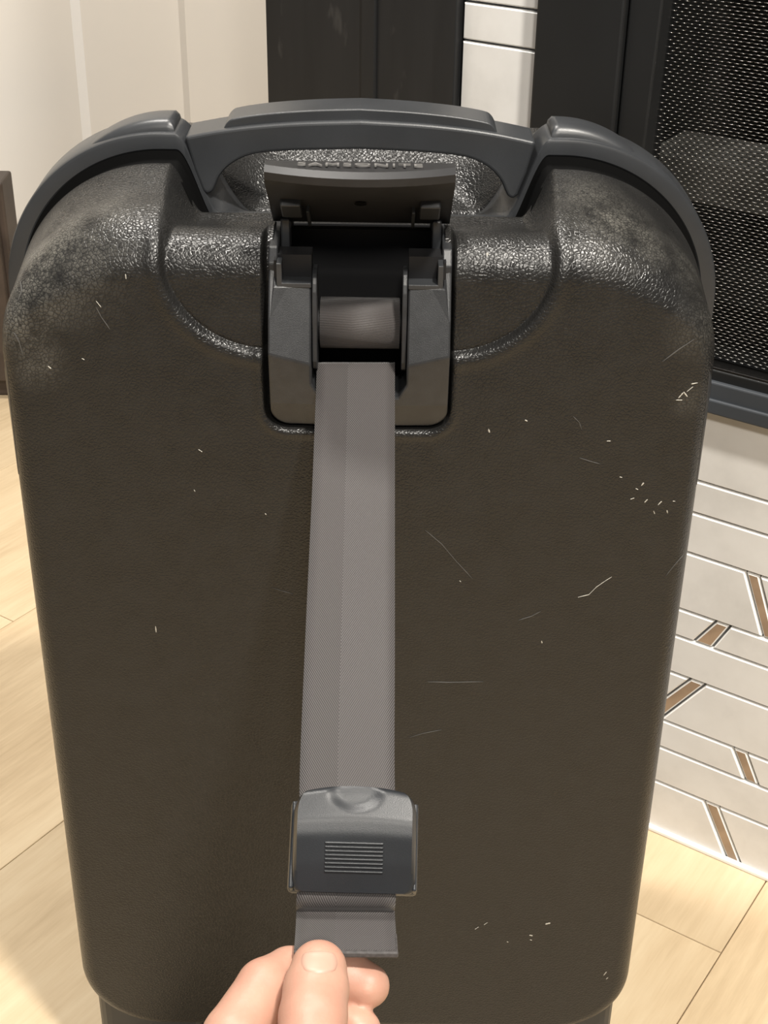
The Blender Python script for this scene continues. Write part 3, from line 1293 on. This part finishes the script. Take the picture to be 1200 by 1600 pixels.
def strap_pts(pl, pr_):
    out = []
    for a, b in zip(pl, pr_):
        wpx = math.hypot(b[0] - a[0], b[1] - a[1])
        dep = F_PX * SLW / wpx
        out.append((at_d(*a, dep), at_d(*b, dep)))
    return out


SP = strap_pts(strap_l, strap_r)
# inside the housing the strap dips behind the bridge
p0 = (SP[0][0] + SP[0][1]) / 2
y_first, z_first = p0[1], p0[2]
pre = [np.array([0, 0.0135, 0.5395]), np.array([0, 0.006, 0.5425]), np.array([0, 0.000, 0.5425])]
# keep the strap's first shown point just off the bridge lip
cent = [(a + b) / 2 for a, b in SP]
wide = [(b - a) / 2 for a, b in SP]
xs_first = cent[0][0]
tail_l = [(462, 1300), (459, 1393), (458, 1425), (458, 1487)]
tail_r = [(619, 1300), (619.5, 1393), (621, 1425), (622, 1490)]
ctr = np.array(at_d(557.5, 1238, F_PX * SLW / 150.5))
sv = np.array([-0.012, -0.80, -0.60])
sv = sv / np.linalg.norm(sv)
BL = 0.0412
xh = np.array([1.0, 0.0, 0.010])
xh = xh / np.linalg.norm(xh) * SLW / 2
b_out = ctr + sv * (BL + 0.0012) + np.array([-0.0028, 0, 0])
end_l, end_r = at_d(458, 1486, 0.5500), at_d(622, 1491, 0.5500)
end_c = (end_l + end_r) / 2
drop = b_out + np.array([-0.0003, 0.0002, -0.0085])
TC = [ctr + sv * 0.018 + np.array([-0.0014, 0, 0]), b_out, drop, 0.5 * (drop + end_c) + np.array([0, 0.0012, -0.0015]), end_c]
TP = [(c - xh, c + xh) for c in TC]
allc = [np.array([xs_first, p[1], p[2]]) for p in pre] + cent + [(a + b) / 2 for a, b in TP]
allw = [wide[0]] * 3 + wide + [(b - a) / 2 for a, b in TP]
cs = catmull(allc, 8)
ws = catmull(allw, 8)
nu = 9
vs, fs, uv = [], [], []
ln = 0.0
for k, (c, w) in enumerate(zip(cs, ws)):
    if k:
        ln += float(np.linalg.norm(c - cs[k - 1]))
    w = w / np.linalg.norm(w) * SLW / 2
    for j in range(nu):
        t = -1 + 2 * j / (nu - 1)
        bow = 0.0
        vs.append(c + w * t + np.array([0, 0, bow]))
        uv.append((j / (nu - 1), ln / SLW))
for k in range(len(cs) - 1):
    for j in range(nu - 1):
        a = k * nu + j
        fs.append((a, a + 1, a + nu + 1, a + nu))
st = mesh_obj('strap', vs, fs, MAT['web'], case, True)
st['label'] = 'dark grey herringbone webbing strap'
set_uv(st, uv)
md = st.modifiers.new('thick', 'SOLIDIFY')
md.thickness = 0.0012
md.offset = 0
CS, WS = cs, ws

# folded, sewn hem at the end of the strap
c_end, w_end = cs[-1], ws[-1] / np.linalg.norm(ws[-1])
t_end = cs[-1] - cs[-3]
t_end = t_end / np.linalg.norm(t_end)
n_end = np.cross(w_end, t_end)
if np.dot(n_end, CAM - c_end) < 0:
    n_end = -n_end


def frame_box(name, origin, ax, ay, az, lo, hi, mat, parent, bev=0.0):
    bm = bmesh.new()
    vs_ = []
    for x in (lo[0], hi[0]):
        for y in (lo[1], hi[1]):
            for z in (lo[2], hi[2]):
                vs_.append(bm.verts.new(origin + ax * x + ay * y + az * z))
    for f_ in ((0, 1, 3, 2), (4, 6, 7, 5), (0, 4, 5, 1), (2, 3, 7, 6), (0, 2, 6, 4), (1, 5, 7, 3)):
        bm.faces.new([vs_[i] for i in f_])
    o = bm_obj(name, bm, mat, parent)
    if bev:
        bevel(o, bev, 2)
    return o


MAT['hem'] = plain('dark_webbing_hem', (0.060, 0.055, 0.054), 0.6, var=0.3, vscale=600)
frame_box('hem', c_end, w_end, t_end, n_end, (-SLW / 2, -0.0012, -0.0016), (SLW / 2 + 0.0004, 0.0012, 0.0008), MAT['hem'], st, 0.0006)
frame_box('hem_fold', c_end + w_end * (SLW / 2 - 0.0005), w_end, t_end, n_end, (0, -0.014, -0.0018), (0.0008, 0.0, 0.0009), MAT['hem'], st, 0.0003)

# ---- buckle on the strap
bt = at_d(560, 1238, F_PX * SLW / 150.5)
bb = at_d(557, 1392, F_PX * SLW / 160.0)
sv = bb - bt
BL = float(np.linalg.norm(sv))
sv = np.array([-0.012, -0.80, -0.60])
sv = sv / np.linalg.norm(sv)
BL = 0.0412
wv = WS[-30] / np.linalg.norm(WS[-30])
wv = (np.array(at_d(653, 1310, 0.575)) - np.array(at_d(460, 1310, 0.575)))
wv = wv / np.linalg.norm(wv)
nv_ = np.cross(wv, sv)
if np.dot(nv_, CAM - bt) < 0:
    nv_ = -nv_
wv = np.cross(sv, nv_)
if wv[0] < 0:
    wv = -wv
BW = 0.0495


BPV = np.linspace(0, 1, 201)
BPH = np.interp(BPV, [0, 0.03, 0.33, 0.48, 0.75, 1.0], [0.0112, 0.0128, 0.0146, 0.0130, 0.0078, 0.0022])
_k = np.hanning(29)
BPH = np.convolve(np.pad(BPH, 14, mode='reflect', reflect_type='odd'), _k / _k.sum(), 'valid')


def buckle_h(u, vv):
    """u -1..1, vv 0..1 -> height above strap"""
    prof = float(np.interp(vv, BPV, BPH))
    # thumb scoop at the top edge
    r = math.hypot(u * 0.50 * BW / 0.0115, (vv - 0.02) * BL / 0.0100)
    if r < 1.12:
        prof -= 0.0012 * float(sstep(1.15, 0.62, r)) * float(sstep(-0.02, 0.06, vv))
    return max(prof, 0.0015)


buck = empty('buckle', (0, 0, 0))
buck.parent = case
ctr = np.array(at_d(557.5, 1238, F_PX * SLW / 150.5))
gu, gv = 60, 60
vs, fs = [], []
for i in range(gv + 1):
    vv = i / gv
    for j in range(gu + 1):
        u = -1 + 2 * j / gu
        # rounded outline: upper corners pulled in, slightly bowed ends
        pin = 0.0
        if vv < 0.24:
            pin = 0.22 * (1 - math.sqrt(max(0, 1 - ((0.24 - vv) / 0.24) ** 2)))
        if vv > 0.9:
            pin = 0.10 * (1 - math.sqrt(max(0, 1 - ((vv - 0.9) / 0.1) ** 2)))
        hu = buckle_h(u, vv)
        edge = 1 - abs(u)
        hu *= 1 - 0.35 * float(sstep(0.06, 0.0, edge))
        bowv = 0.0022 * (u * u)
        vs.append(ctr + wv * u * (1 - pin) * BW / 2 + sv * (vv * BL + bowv * (1 - vv)) + nv_ * (hu + 0.001))
for i in range(gv):
    for j in range(gu):
        a = i * (gu + 1) + j
        fs.append((a, a + 1, a + gu + 2, a + gu + 1))
# skirt down to the strap
border = [j for j in range(gu + 1)] + [(i * (gu + 1) + gu) for i in range(1, gv + 1)] + [gv * (gu + 1) + j for j in range(gu - 1, -1, -1)] + [i * (gu + 1) for i in range(gv - 1, 0, -1)]
nb = len(vs)
for b_i in border:
    p = vs[b_i]
    h = float(np.dot(p - ctr, nv_))
    vs.append(p - nv_ * (h - 0.0014))
for k in range(len(border)):
    k2 = (k + 1) % len(border)
    fs.append((border[k], border[k2], nb + k2, nb + k))
fs.append(tuple(range(nb, nb + len(border))))
MAT['buckle'] = plain('satin_black_buckle', (0.016, 0.018, 0.021), 0.36, var=0.08, vscale=60, bmp=0.15, bscale=3500)
bc = mesh_obj('cover', vs, fs, MAT['buckle'], buck)
bm = bmesh.new()
bm.from_mesh(bc.data)
bmesh.ops.recalc_face_normals(bm, faces=bm.faces)
bm.to_mesh(bc.data)
bm.free()
smooth_by_angle(bc, 45)
# base plate below the strap, showing at both sides
frame_box('base_plate', ctr - wv * 0.0012, wv, sv, nv_, (-BW / 2 - 0.0012, 0.0035, -0.0075), (BW / 2 + 0.0022, BL - 0.0005, -0.0018), MAT['buckle'], buck, 0.0018)
for sg in (-1, 1):
    frame_box('side_plate', ctr - wv * 0.0004, wv, sv, nv_, (sg * (BW / 2 + 0.0002) - 0.0010, 0.005, -0.0072), (sg * (BW / 2 + 0.0002) + 0.0010, BL - 0.001, 0.0040), MAT['buckle'], buck, 0.0008)
# grip ridges
for k in range(8):
    vv = 0.565 + k * 0.036
    h = buckle_h(0, vv) + 0.001
    h2 = buckle_h(0, vv + 0.02) + 0.001
    o_ = ctr + sv * (vv * BL) + nv_ * (h - 0.0002)
    frame_box('ridge', o_, wv, sv, nv_, (-0.0118, -0.00042, -0.0005), (0.0118, 0.00042, 0.00105), MAT['buckle'], bc, 0.0003)

# ---- flipped-up lid of the housing
LW = 0.0447
lidp = [(0.034, 0.6125), (0.012, 0.6295), (-0.0085, 0.6440), (-0.0120, 0.6478), (-0.0122, 0.6515), (-0.0080, 0.6537), (0.003, 0.6528), (0.012, 0.650), (0.028, 0.641), (0.038, 0.630), (0.041, 0.619), (0.040, 0.6125)]
lid = empty('lid', (0, 0, 0))
lid.parent = hs
bm = bmesh.new()
rows = []
nx = 20
for i in range(nx + 1):
    t = -1 + 2 * i / nx
    row = []
    for (y, z) in lidp:
        k = (0.040 - y) / 0.055
        wl = LW * (1.0 + 0.0 * np.clip((z - 0.6125) / 0.04, 0, 1))
        yy = y - 0.010 * (1 - t * t) * max(0, min(1, (z - 0.634) / 0.012)) * (1 if y < 0.012 else 0.0)
        row.append(bm.verts.new((t * wl, yy, z)))
    rows.append(row)
npf = len(lidp)
for a, b in zip(rows, rows[1:]):
    for k in range(npf):
        bm.faces.new((a[k], a[(k + 1) % npf], b[(k + 1) % npf], b[k]))
bm.faces.new(rows[0])
bm.faces.new(rows[-1])
MAT['lid'] = plain('matt_black_lid', (0.009, 0.009, 0.010), 0.5, var=0.2, vscale=150)  # black taken darker to carry the shade of the inner face
lc = bm_obj('lid_cover', bm, MAT['lid'], lid)
smooth_by_angle(lc, 25)
# inner face direction
ia = np.array([0, 0.034, 0.6125])
ib = np.array([0, -0.0085, 0.6440])
idv = (ib - ia) / np.linalg.norm(ib - ia)
inn_ = np.array([0, -idv[2], idv[1]])
if inn_[1] > 0:
    inn_ = -inn_
xa = np.array([1.0, 0, 0])
for sg in (-1, 1):
    frame_box('clip', ia + idv * 0.026 + xa * sg * 0.034, xa, idv, inn_, (-0.005, -0.010, -0.001), (0.005, 0.008, 0.0035), MAT['smooth_black'], lid, 0.0008)
    frame_box('rib', ia + idv * 0.010 + xa * sg * 0.026, xa, idv, inn_, (-0.0008, -0.008, -0.001), (0.0008, 0.014, 0.003), MAT['smooth_black'], lid, 0.0003)
    frame_box('hinge_arm', ia + xa * sg * 0.038, xa, idv, inn_, (-0.003, -0.012, -0.005), (0.003, 0.010, -0.001), MAT['smooth_black'], lid, 0.0008)
bm = bmesh.new()
ringa, ringb = [], []
for k in range(20):
    a = 2 * math.pi * k / 20
    pa = ia + idv * 0.031 + (xa * math.cos(a) + idv * math.sin(a)) * 0.0031
    ringa.append(bm.verts.new(pa + inn_ * 0.0009))
    ringb.append(bm.verts.new(pa + (xa * math.cos(a) + idv * math.sin(a)) * -0.0008 + inn_ * 0.0004))
for k in range(20):
    bm.faces.new((ringa[k], ringa[(k + 1) % 20], ringb[(k + 1) % 20], ringb[k]))
bm.faces.new(ringb)
bm_obj('screw_hole', bm, MAT['gasket'], lid)
# raised lettering on the lid's outer side
cu = bpy.data.curves.new('lettering', 'FONT')
cu.body = 'SAMSONITE'
cu.size = 0.0100
cu.align_x = 'CENTER'
cu.align_y = 'CENTER'
cu.extrude = 0.0004
cu.space_character = 1.15
tmp = bpy.data.objects.new('lettering_tmp', cu)
COL.objects.link(tmp)
dg = bpy.context.evaluated_depsgraph_get()
me = bpy.data.meshes.new_from_object(tmp.evaluated_get(dg))
bpy.data.objects.remove(tmp)
me.materials.clear()
me.materials.append(plain('glint_raised_letters', (0.16, 0.155, 0.15), 0.4))  # glint of the raised letters put into a paler base colour
lt_ = bpy.data.objects.new('lettering', me)
COL.objects.link(lt_)
lt_.parent = lid
lt_.location = (0.0, -0.0075, 0.6540)
lt_.rotation_euler = (math.radians(-4.5), 0, 0)
lt_.scale = (1, 0.75, 1)

# ---- casters under the case
for sx in (-1, 1):
    for yy in (0.045, 0.185):
        bm = bmesh.new()
        xc = sx * 0.135
        for q in (-1, 1):
            box_geo(bm, (xc + q * 0.014 - 0.002, yy - 0.012, 0.018), (xc + q * 0.014 + 0.002, yy + 0.012, 0.052))
        box_geo(bm, (xc - 0.018, yy - 0.018, 0.043), (xc + 0.018, yy + 0.018, 0.058))
        ca = bm_obj('caster', bm, MAT['smooth_black'], case)
        bm = bmesh.new()
        lathe_x(bm, xc - 0.010, xc + 0.010, yy, 0.0225, [(0, 0.018), (0.15, 0.0215), (0.5, 0.0225), (0.85, 0.0215), (1, 0.018)], 28)
        bm_obj('wheel', bm, MAT['gasket'], ca)

for sx in (-1, 1):
    bm = bmesh.new()
    box_geo(bm, (min(sx * 0.105, sx * 0.179), 0.016, 0.012), (max(sx * 0.105, sx * 0.179), 0.078, 0.085))
    bevel(bm_obj('wheel_housing', bm, MAT['smooth_black'], case), 0.010, 4)

# ---- scratches and chips with a shape of their own (thin flakes on the shell front)


def flake(pts_px, w, y=-0.0046):
    P = [at_y(a, b, 0) for a, b in pts_px]
    out = []
    for p in P:
        # follow the bulged front
        out.append(np.array([p[0], y, p[2]]))
    vs_, fs_ = [], []
    for k, p in enumerate(out):
        t = out[min(k + 1, len(out) - 1)] - out[max(k - 1, 0)]
        t = t / (np.linalg.norm(t) + 1e-9)
        nn = np.array([-t[2], 0, t[0]])
        ww = w * (0.35 if k in (0, len(out) - 1) else 1.0)
        vs_ += [p + nn * ww, p - nn * ww]
        if k:
            fs_.append((2 * k - 2, 2 * k - 1, 2 * k + 1, 2 * k))
    o = mesh_obj('scratch', vs_, fs_, MAT['bright'], case)
    return o, vs_


from mathutils.bvhtree import BVHTree
v, f = half_shell(True)
bvh = BVHTree.FromPolygons([Vector(p) for p in v], f)


def mark(pts_px, w):
    dense = []
    for a, b in zip(pts_px, pts_px[1:]):
        for k in range(3):
            dense.append((a[0] + (b[0] - a[0]) * k / 3, a[1] + (b[1] - a[1]) * k / 3))
    dense.append(pts_px[-1])
    hits = []
    for (a, b) in dense:
        d = Vector(ray(a, b)).normalized()
        h, nn, _, _ = bvh.ray_cast(Vector(CAM), d)
        if h is None:
            return
        if nn.dot(d) > 0:
            nn = -nn
        hits.append((np.array(h), np.array(nn)))
    vs_, fs_ = [], []
    for k, (p, nn) in enumerate(hits):
        t = hits[min(k + 1, len(hits) - 1)][0] - hits[max(k - 1, 0)][0]
        t = t / (np.linalg.norm(t) + 1e-9)
        sd = np.cross(t, nn)
        ww = 0.7 * w * (0.3 if k in (0, len(hits) - 1) else rt.uniform(0.6, 1.2))
        vs_ += [p + sd * ww + nn * 0.0001, p + nn * 0.00032, p - sd * ww + nn * 0.0001]
        if k:
            b0 = 3 * k
            fs_ += [(b0 - 3, b0 - 2, b0 + 1, b0), (b0 - 2, b0 - 1, b0 + 2, b0 + 1)]
    mesh_obj('scratch', vs_, fs_, MAT['bright'], case)


mark([(903, 933), (920, 929), (932, 917), (945, 908), (956, 901)], 0.00032)
for (a, b, dx, dy, w) in [(1002, 759, 4, -5, .0008), (993, 763, 4, 2, .0005), (985, 780, 6, -2, .0006), (1007, 785, 5, -5, .0006), (1028, 789, 6, -6, .0008), (1021, 798, 2, 5, .0005), (1042, 797, 1, 5, .0006), (968, 745, 4, 1, .0005), (1051, 783, 4, 0, .0005),
                          (820, 656, 4, 2, .0007), (763, 670, 2, 6, .0008), (846, 1001, 1, 4, .0007), (852, 1444, 8, -2, .0014), (827, 1461, 5, 1, .0013), (828, 1468, 3, 1, .0007), (792, 1471, 2, 1, .0008), (742, 1452, 6, -4, .0005), (756, 1445, 6, -4, .0004),
                          (1060, 622, 8, -9, .0007), (1056, 625, 10, 0, .0006), (1068, 612, 6, 8, .0007), (1080, 600, 10, -2, .0006), (1073, 612, 10, -8, .0004), (943, 1524, 5, -6, .0008), (947, 1530, 3, -3, .0007), (948, 689, 6, 0, .0005), (1116, 484, 2, 6, .0010),
                          (196, 428, 1, 8, .0006), (243, 978, 1, 10, .0007), (310, 702, 6, 4, .0005), (303, 765, 2, 3, .0005), (150, 470, 8, 10, .0004), (75, 572, 5, 4, .0007), (128, 560, 4, 2, .0006), (414, 802, 2, 2, .0006), (718, 907, 2, 2, .0005)]:
    mark([(a, b), (a + dx * .5, b + dy * .5), (a + dx, b + dy)], w * 0.7)
MAT['bright_faint'] = plain('faint_scratch', (0.06, 0.058, 0.054), 0.6)
_b = MAT['bright']
MAT['bright'] = MAT['bright_faint']
mark([(664, 828), (690, 850), (712, 876), (738, 904)], 0.0004)
mark([(668, 1065), (700, 1066), (755, 1065)], 0.0003)
mark([(810, 969), (830, 963), (845, 955)], 0.0004)
mark([(1040, 900), (1052, 885), (1066, 868)], 0.0004)
mark([(1035, 565), (1062, 545), (1085, 530)], 0.0006)
mark([(425, 918), (440, 923), (458, 928)], 0.0004)
mark([(895, 650), (905, 660), (909, 672)], 0.0004)
mark([(22, 520), (30, 535), (36, 556)], 0.0008)
mark([(28, 470), (34, 455), (32, 440)], 0.0008)
mark([(150, 480), (158, 495), (172, 515)], 0.0005)
mark([(905, 715), (920, 720), (938, 725)], 0.0003)
mark([(640, 1152), (660, 1146), (690, 1140)], 0.0003)
MAT['bright'] = _b

# ------------------------------------------------------------------ the hand


def skin_mat():
    m, nt, b = new_mat('skin')
    v = mapping(nt)
    n = noise(nt, v, 45, 4, 0.6)
    c = ramp(nt, n, [(0.3, (0.45, 0.235, 0.17)), (0.7, (0.52, 0.30, 0.22))])
    nt.links.new(c, b.inputs['Base Color'])
    b.inputs['Roughness'].default_value = 0.48
    b.inputs['Subsurface Weight'].default_value = 0.12
    b.inputs['Subsurface Radius'].default_value = (0.006, 0.0025, 0.0015)
    b.inputs['Subsurface Scale'].default_value = 1.0
    wv_ = mapping(nt, scale=(1, 1, 1))
    bump(nt, b, noise(nt, wv_, 900, 3, 0.6), 0.12, 0.0006)
    return m


MAT['skin'] = skin_mat()
MAT['nail'] = plain('fingernail', (0.50, 0.30, 0.23), 0.45, var=0.04, vscale=80)
ZD = 0.545                                  # depth of the strap end from the lens


def cpt(px, py, depth):
    return np.array([(px - 600) / F_PX * depth, (py - 800) / F_PX * depth, depth])


def sd_chain(P, pts):
    """smooth tapered capsule chain; pts = [(centre, radius)]"""
    d = None
    for (a, ra), (b, rb) in zip(pts, pts[1:]):
        ab = b - a
        L2 = float(np.dot(ab, ab))
        t = np.clip(((P - a) @ ab) / L2, 0, 1)
        q = np.linalg.norm(P - (a + t[..., None] * ab), axis=-1) - (ra + (rb - ra) * t)
        d = q if d is None else smin(d, q, 0.0015)
    return d


def smin(a, b, k):
    h = np.clip(0.5 + 0.5 * (b - a) / k, 0, 1)
    return b + (a - b) * h - k * h * (1 - h)


def surface_nets(D, lo, step):
    nx_, ny_, nz_ = D.shape
    S = D < 0
    idx = np.zeros((nx_ - 1, ny_ - 1, nz_ - 1), int)
    for i, (a, b, c) in enumerate([(a, b, c) for a in (0, 1) for b in (0, 1) for c in (0, 1)]):
        idx += S[a:nx_ - 1 + a, b:ny_ - 1 + b, c:nz_ - 1 + c].astype(int)
    act = (idx > 0) & (idx < 8)
    cells = np.argwhere(act)
    vid = -np.ones(act.shape, int)
    vid[act] = np.arange(len(cells))
    acc_ = np.zeros((len(cells), 3))
    cnt = np.zeros(len(cells))
    corners = np.array([(a, b, c) for a in (0, 1) for b in (0, 1) for c in (0, 1)])
    for i in range(8):
        for j in range(i + 1, 8):
            if np.abs(corners[i] - corners[j]).sum() != 1:
                continue
            ci, cj = cells + corners[i], cells + corners[j]
            di, dj = D[tuple(ci.T)], D[tuple(cj.T)]
            x = (di < 0) != (dj < 0)
            t = np.where(x, di / np.where(x, di - dj, 1), 0)
            p = corners[i] + t[:, None] * (corners[j] - corners[i])
            acc_[x] += p[x]
            cnt[x] += 1
    verts = lo + (cells + acc_ / cnt[:, None]) * step
    faces = []
    for ax in range(3):
        sl0 = [slice(None)] * 3
        sl1 = [slice(None)] * 3
        sl0[ax] = slice(0, D.shape[ax] - 1)
        sl1[ax] = slice(1, D.shape[ax])
        ch = S[tuple(sl0)] != S[tuple(sl1)]
        e = np.argwhere(ch)
        o1, o2 = [(1, 2), (2, 0), (0, 1)][ax]
        for p in e:
            if p[o1] == 0 or p[o2] == 0 or p[o1] >= act.shape[o1] or p[o2] >= act.shape[o2]:
                continue
            q = []
            for (a, b) in ((0, 0), (1, 0), (1, 1), (0, 1)):
                r_ = p.copy()
                r_[o1] -= a
                r_[o2] -= b
                q.append(vid[tuple(r_)])
            if min(q) < 0:
                continue
            faces.append(tuple(int(x) for x in (q if S[tuple(p)] else q[::-1])))
    return verts, faces


def build_hand():
    c = cpt
    thumb = [(c(498, 1514, .5340), .0106), (c(494, 1545, .5285), .0121), (c(489, 1590, .518), .0124), (c(486, 1640, .508), .0118), (c(474, 1720, .498), .0125), (c(455, 1850, .492), .0160)]
    index = [(c(575, 1540, .5590), .0085), (c(545, 1526, .5620), .0094), (c(505, 1516, .5630), .0094), (c(452, 1520, .5600), .0099), (c(413, 1542, .5470), .0106), (c(365, 1620, .5300), .0118), (c(330, 1720, .515), .0132)]
    middle = [(c(560, 1612, .5520), .0090), (c(520, 1596, .5600), .0096), (c(455, 1594, .5620), .0100), (c(400, 1632, .552), .0106), (c(350, 1700, .538), .0118), (c(325, 1790, .524), .0130)]
    ring_ = [(c(545, 1690, .548), .0085), (c(500, 1675, .556), .0092), (c(440, 1680, .557), .0096), (c(395, 1722, .548), .0102), (c(352, 1790, .538), .0112), (c(330, 1860, .528), .0125)]
    little = [(c(520, 1765, .545), .0074), (c(480, 1752, .551), .0080), (c(430, 1764, .552), .0084), (c(395, 1800, .546), .0090), (c(362, 1850, .540), .0100), (c(345, 1905, .532), .0110)]
    palm = [[(c(340, 1740, .512), .0150), (c(420, 1900, .488), .0210), (c(455, 2080, .465), .0240)],
            [(c(345, 1860, .522), .0150), (c(420, 1980, .495), .0210), (c(455, 2120, .468), .0240)],
            [(c(455, 1850, .492), .0160), (c(455, 1980, .478), .0210), (c(455, 2120, .464), .0250)],
            [(c(455, 2080, .465), .0245), (c(462, 2330, .43), .0265), (c(475, 2650, .39), .0300)]]
    allp = [p for ch in [thumb, index, middle, ring_, little] + palm for p, _ in ch]
    lo = np.min(allp, 0) - 0.034
    hi = np.max(allp, 0) + 0.034
    step = 0.00115
    # fine part near the fingers, whole hand in one grid (coarser y far from view is fine)
    n = np.ceil((hi - lo) / step).astype(int)
    step = float(step * max(1.0, (np.prod(n) / 3.2e6) ** (1 / 3)))
    n = np.ceil((hi - lo) / step).astype(int)
    gx = [lo[i] + step * np.arange(n[i]) for i in range(3)]
    P = np.stack(np.meshgrid(*gx, indexing='ij'), -1).astype(np.float32)
    d = None
    for ch in (index, middle, ring_, little):
        q = sd_chain(P, ch)
        d = q if d is None else smin(d, q, 0.0018)
    pm = None
    for ch in palm:
        q = sd_chain(P, ch)
        pm = q if pm is None else smin(pm, q, 0.012)
    d = smin(d, pm, 0.008)
    th = sd_chain(P, thumb)
    # flatten the thumb tip where the nail lies (towards the lens)
    d2 = smin(np.minimum(th, d), smin(th, d, 0.0016), 0.0005)
    # thumb knuckle creases
    for (px, py, dep, r) in ((484, 1567, .5075, 0.0011), (486, 1574, .5065, 0.0009), (482, 1559, .509, 0.0007)):
        a, b = c(px - 30, py + 2, dep), c(px + 26, py - 1, dep)
        ab = b - a
        t = np.clip(((P - a) @ ab) / float(np.dot(ab, ab)), 0, 1)
        q = np.linalg.norm(P - (a + t[..., None] * ab), axis=-1)
        d2 = d2 + 0.0005 * np.exp(-(q / (r * 1.4)) ** 2)
    V, Fh = surface_nets(d2, lo, step)
    Wd = CAM + V[:, [0]] * Rv + V[:, [1]] * Dv + V[:, [2]] * Fv
    o = mesh_obj('person', Wd, Fh, MAT['skin'], None, True)
    bm = bmesh.new()
    bm.from_mesh(o.data)
    bmesh.ops.smooth_vert(bm, verts=bm.verts, factor=0.5, use_axis_x=True, use_axis_y=True, use_axis_z=True)
    bmesh.ops.smooth_vert(bm, verts=bm.verts, factor=0.5, use_axis_x=True, use_axis_y=True, use_axis_z=True)
    bmesh.ops.recalc_face_normals(bm, faces=bm.faces)
    bm.to_mesh(o.data)
    bm.free()
    tag(o, 'bare left hand pinching the strap end between thumb and curled fingers', 'person')
    # thumbnail: curved plate on the thumb's lens-facing side
    bv = BVHTree.FromPolygons([p.co for p in o.data.vertices], [tuple(p.vertices) for p in o.data.polygons])
    vs_, fs_ = [], []
    nu_, nv2 = 16, 14
    ccx, ccy, rx, ry = 499.0, 1503.0, 31.0, 19.0
    for i in range(nv2 + 1):
        for j in range(nu_ + 1):
            u = -1 + 2 * j / nu_
            w = -1 + 2 * i / nv2
            xx = u * math.sqrt(max(0, 1 - 0.42 * w * w)) if True else u
            yy = w * math.sqrt(max(0, 1 - 0.42 * u * u))
            px, py = ccx + rx * xx + 0.08 * ry * yy, ccy + ry * yy
            dr = Vector(ray(px, py)).normalized()
            h, nn, _, _ = bv.ray_cast(Vector(CAM), dr)
            if h is None:
                h = Vector(CAM) + dr * 0.52
                nn = -dr
            if nn.dot(dr) > 0:
                nn = -nn
            e = min(1.0, (1 - max(abs(u), abs(w))) * 5)
            vs_.append(np.array(h) + np.array(nn) * (-0.0003 + 0.0008 * e))
    for i in range(nv2):
        for j in range(nu_):
            a = i * (nu_ + 1) + j
            fs_.append((a, a + 1, a + nu_ + 2, a + nu_ + 1))
    nl = mesh_obj('thumbnail', vs_, fs_, MAT['nail'], o, True)
    return o


build_hand()
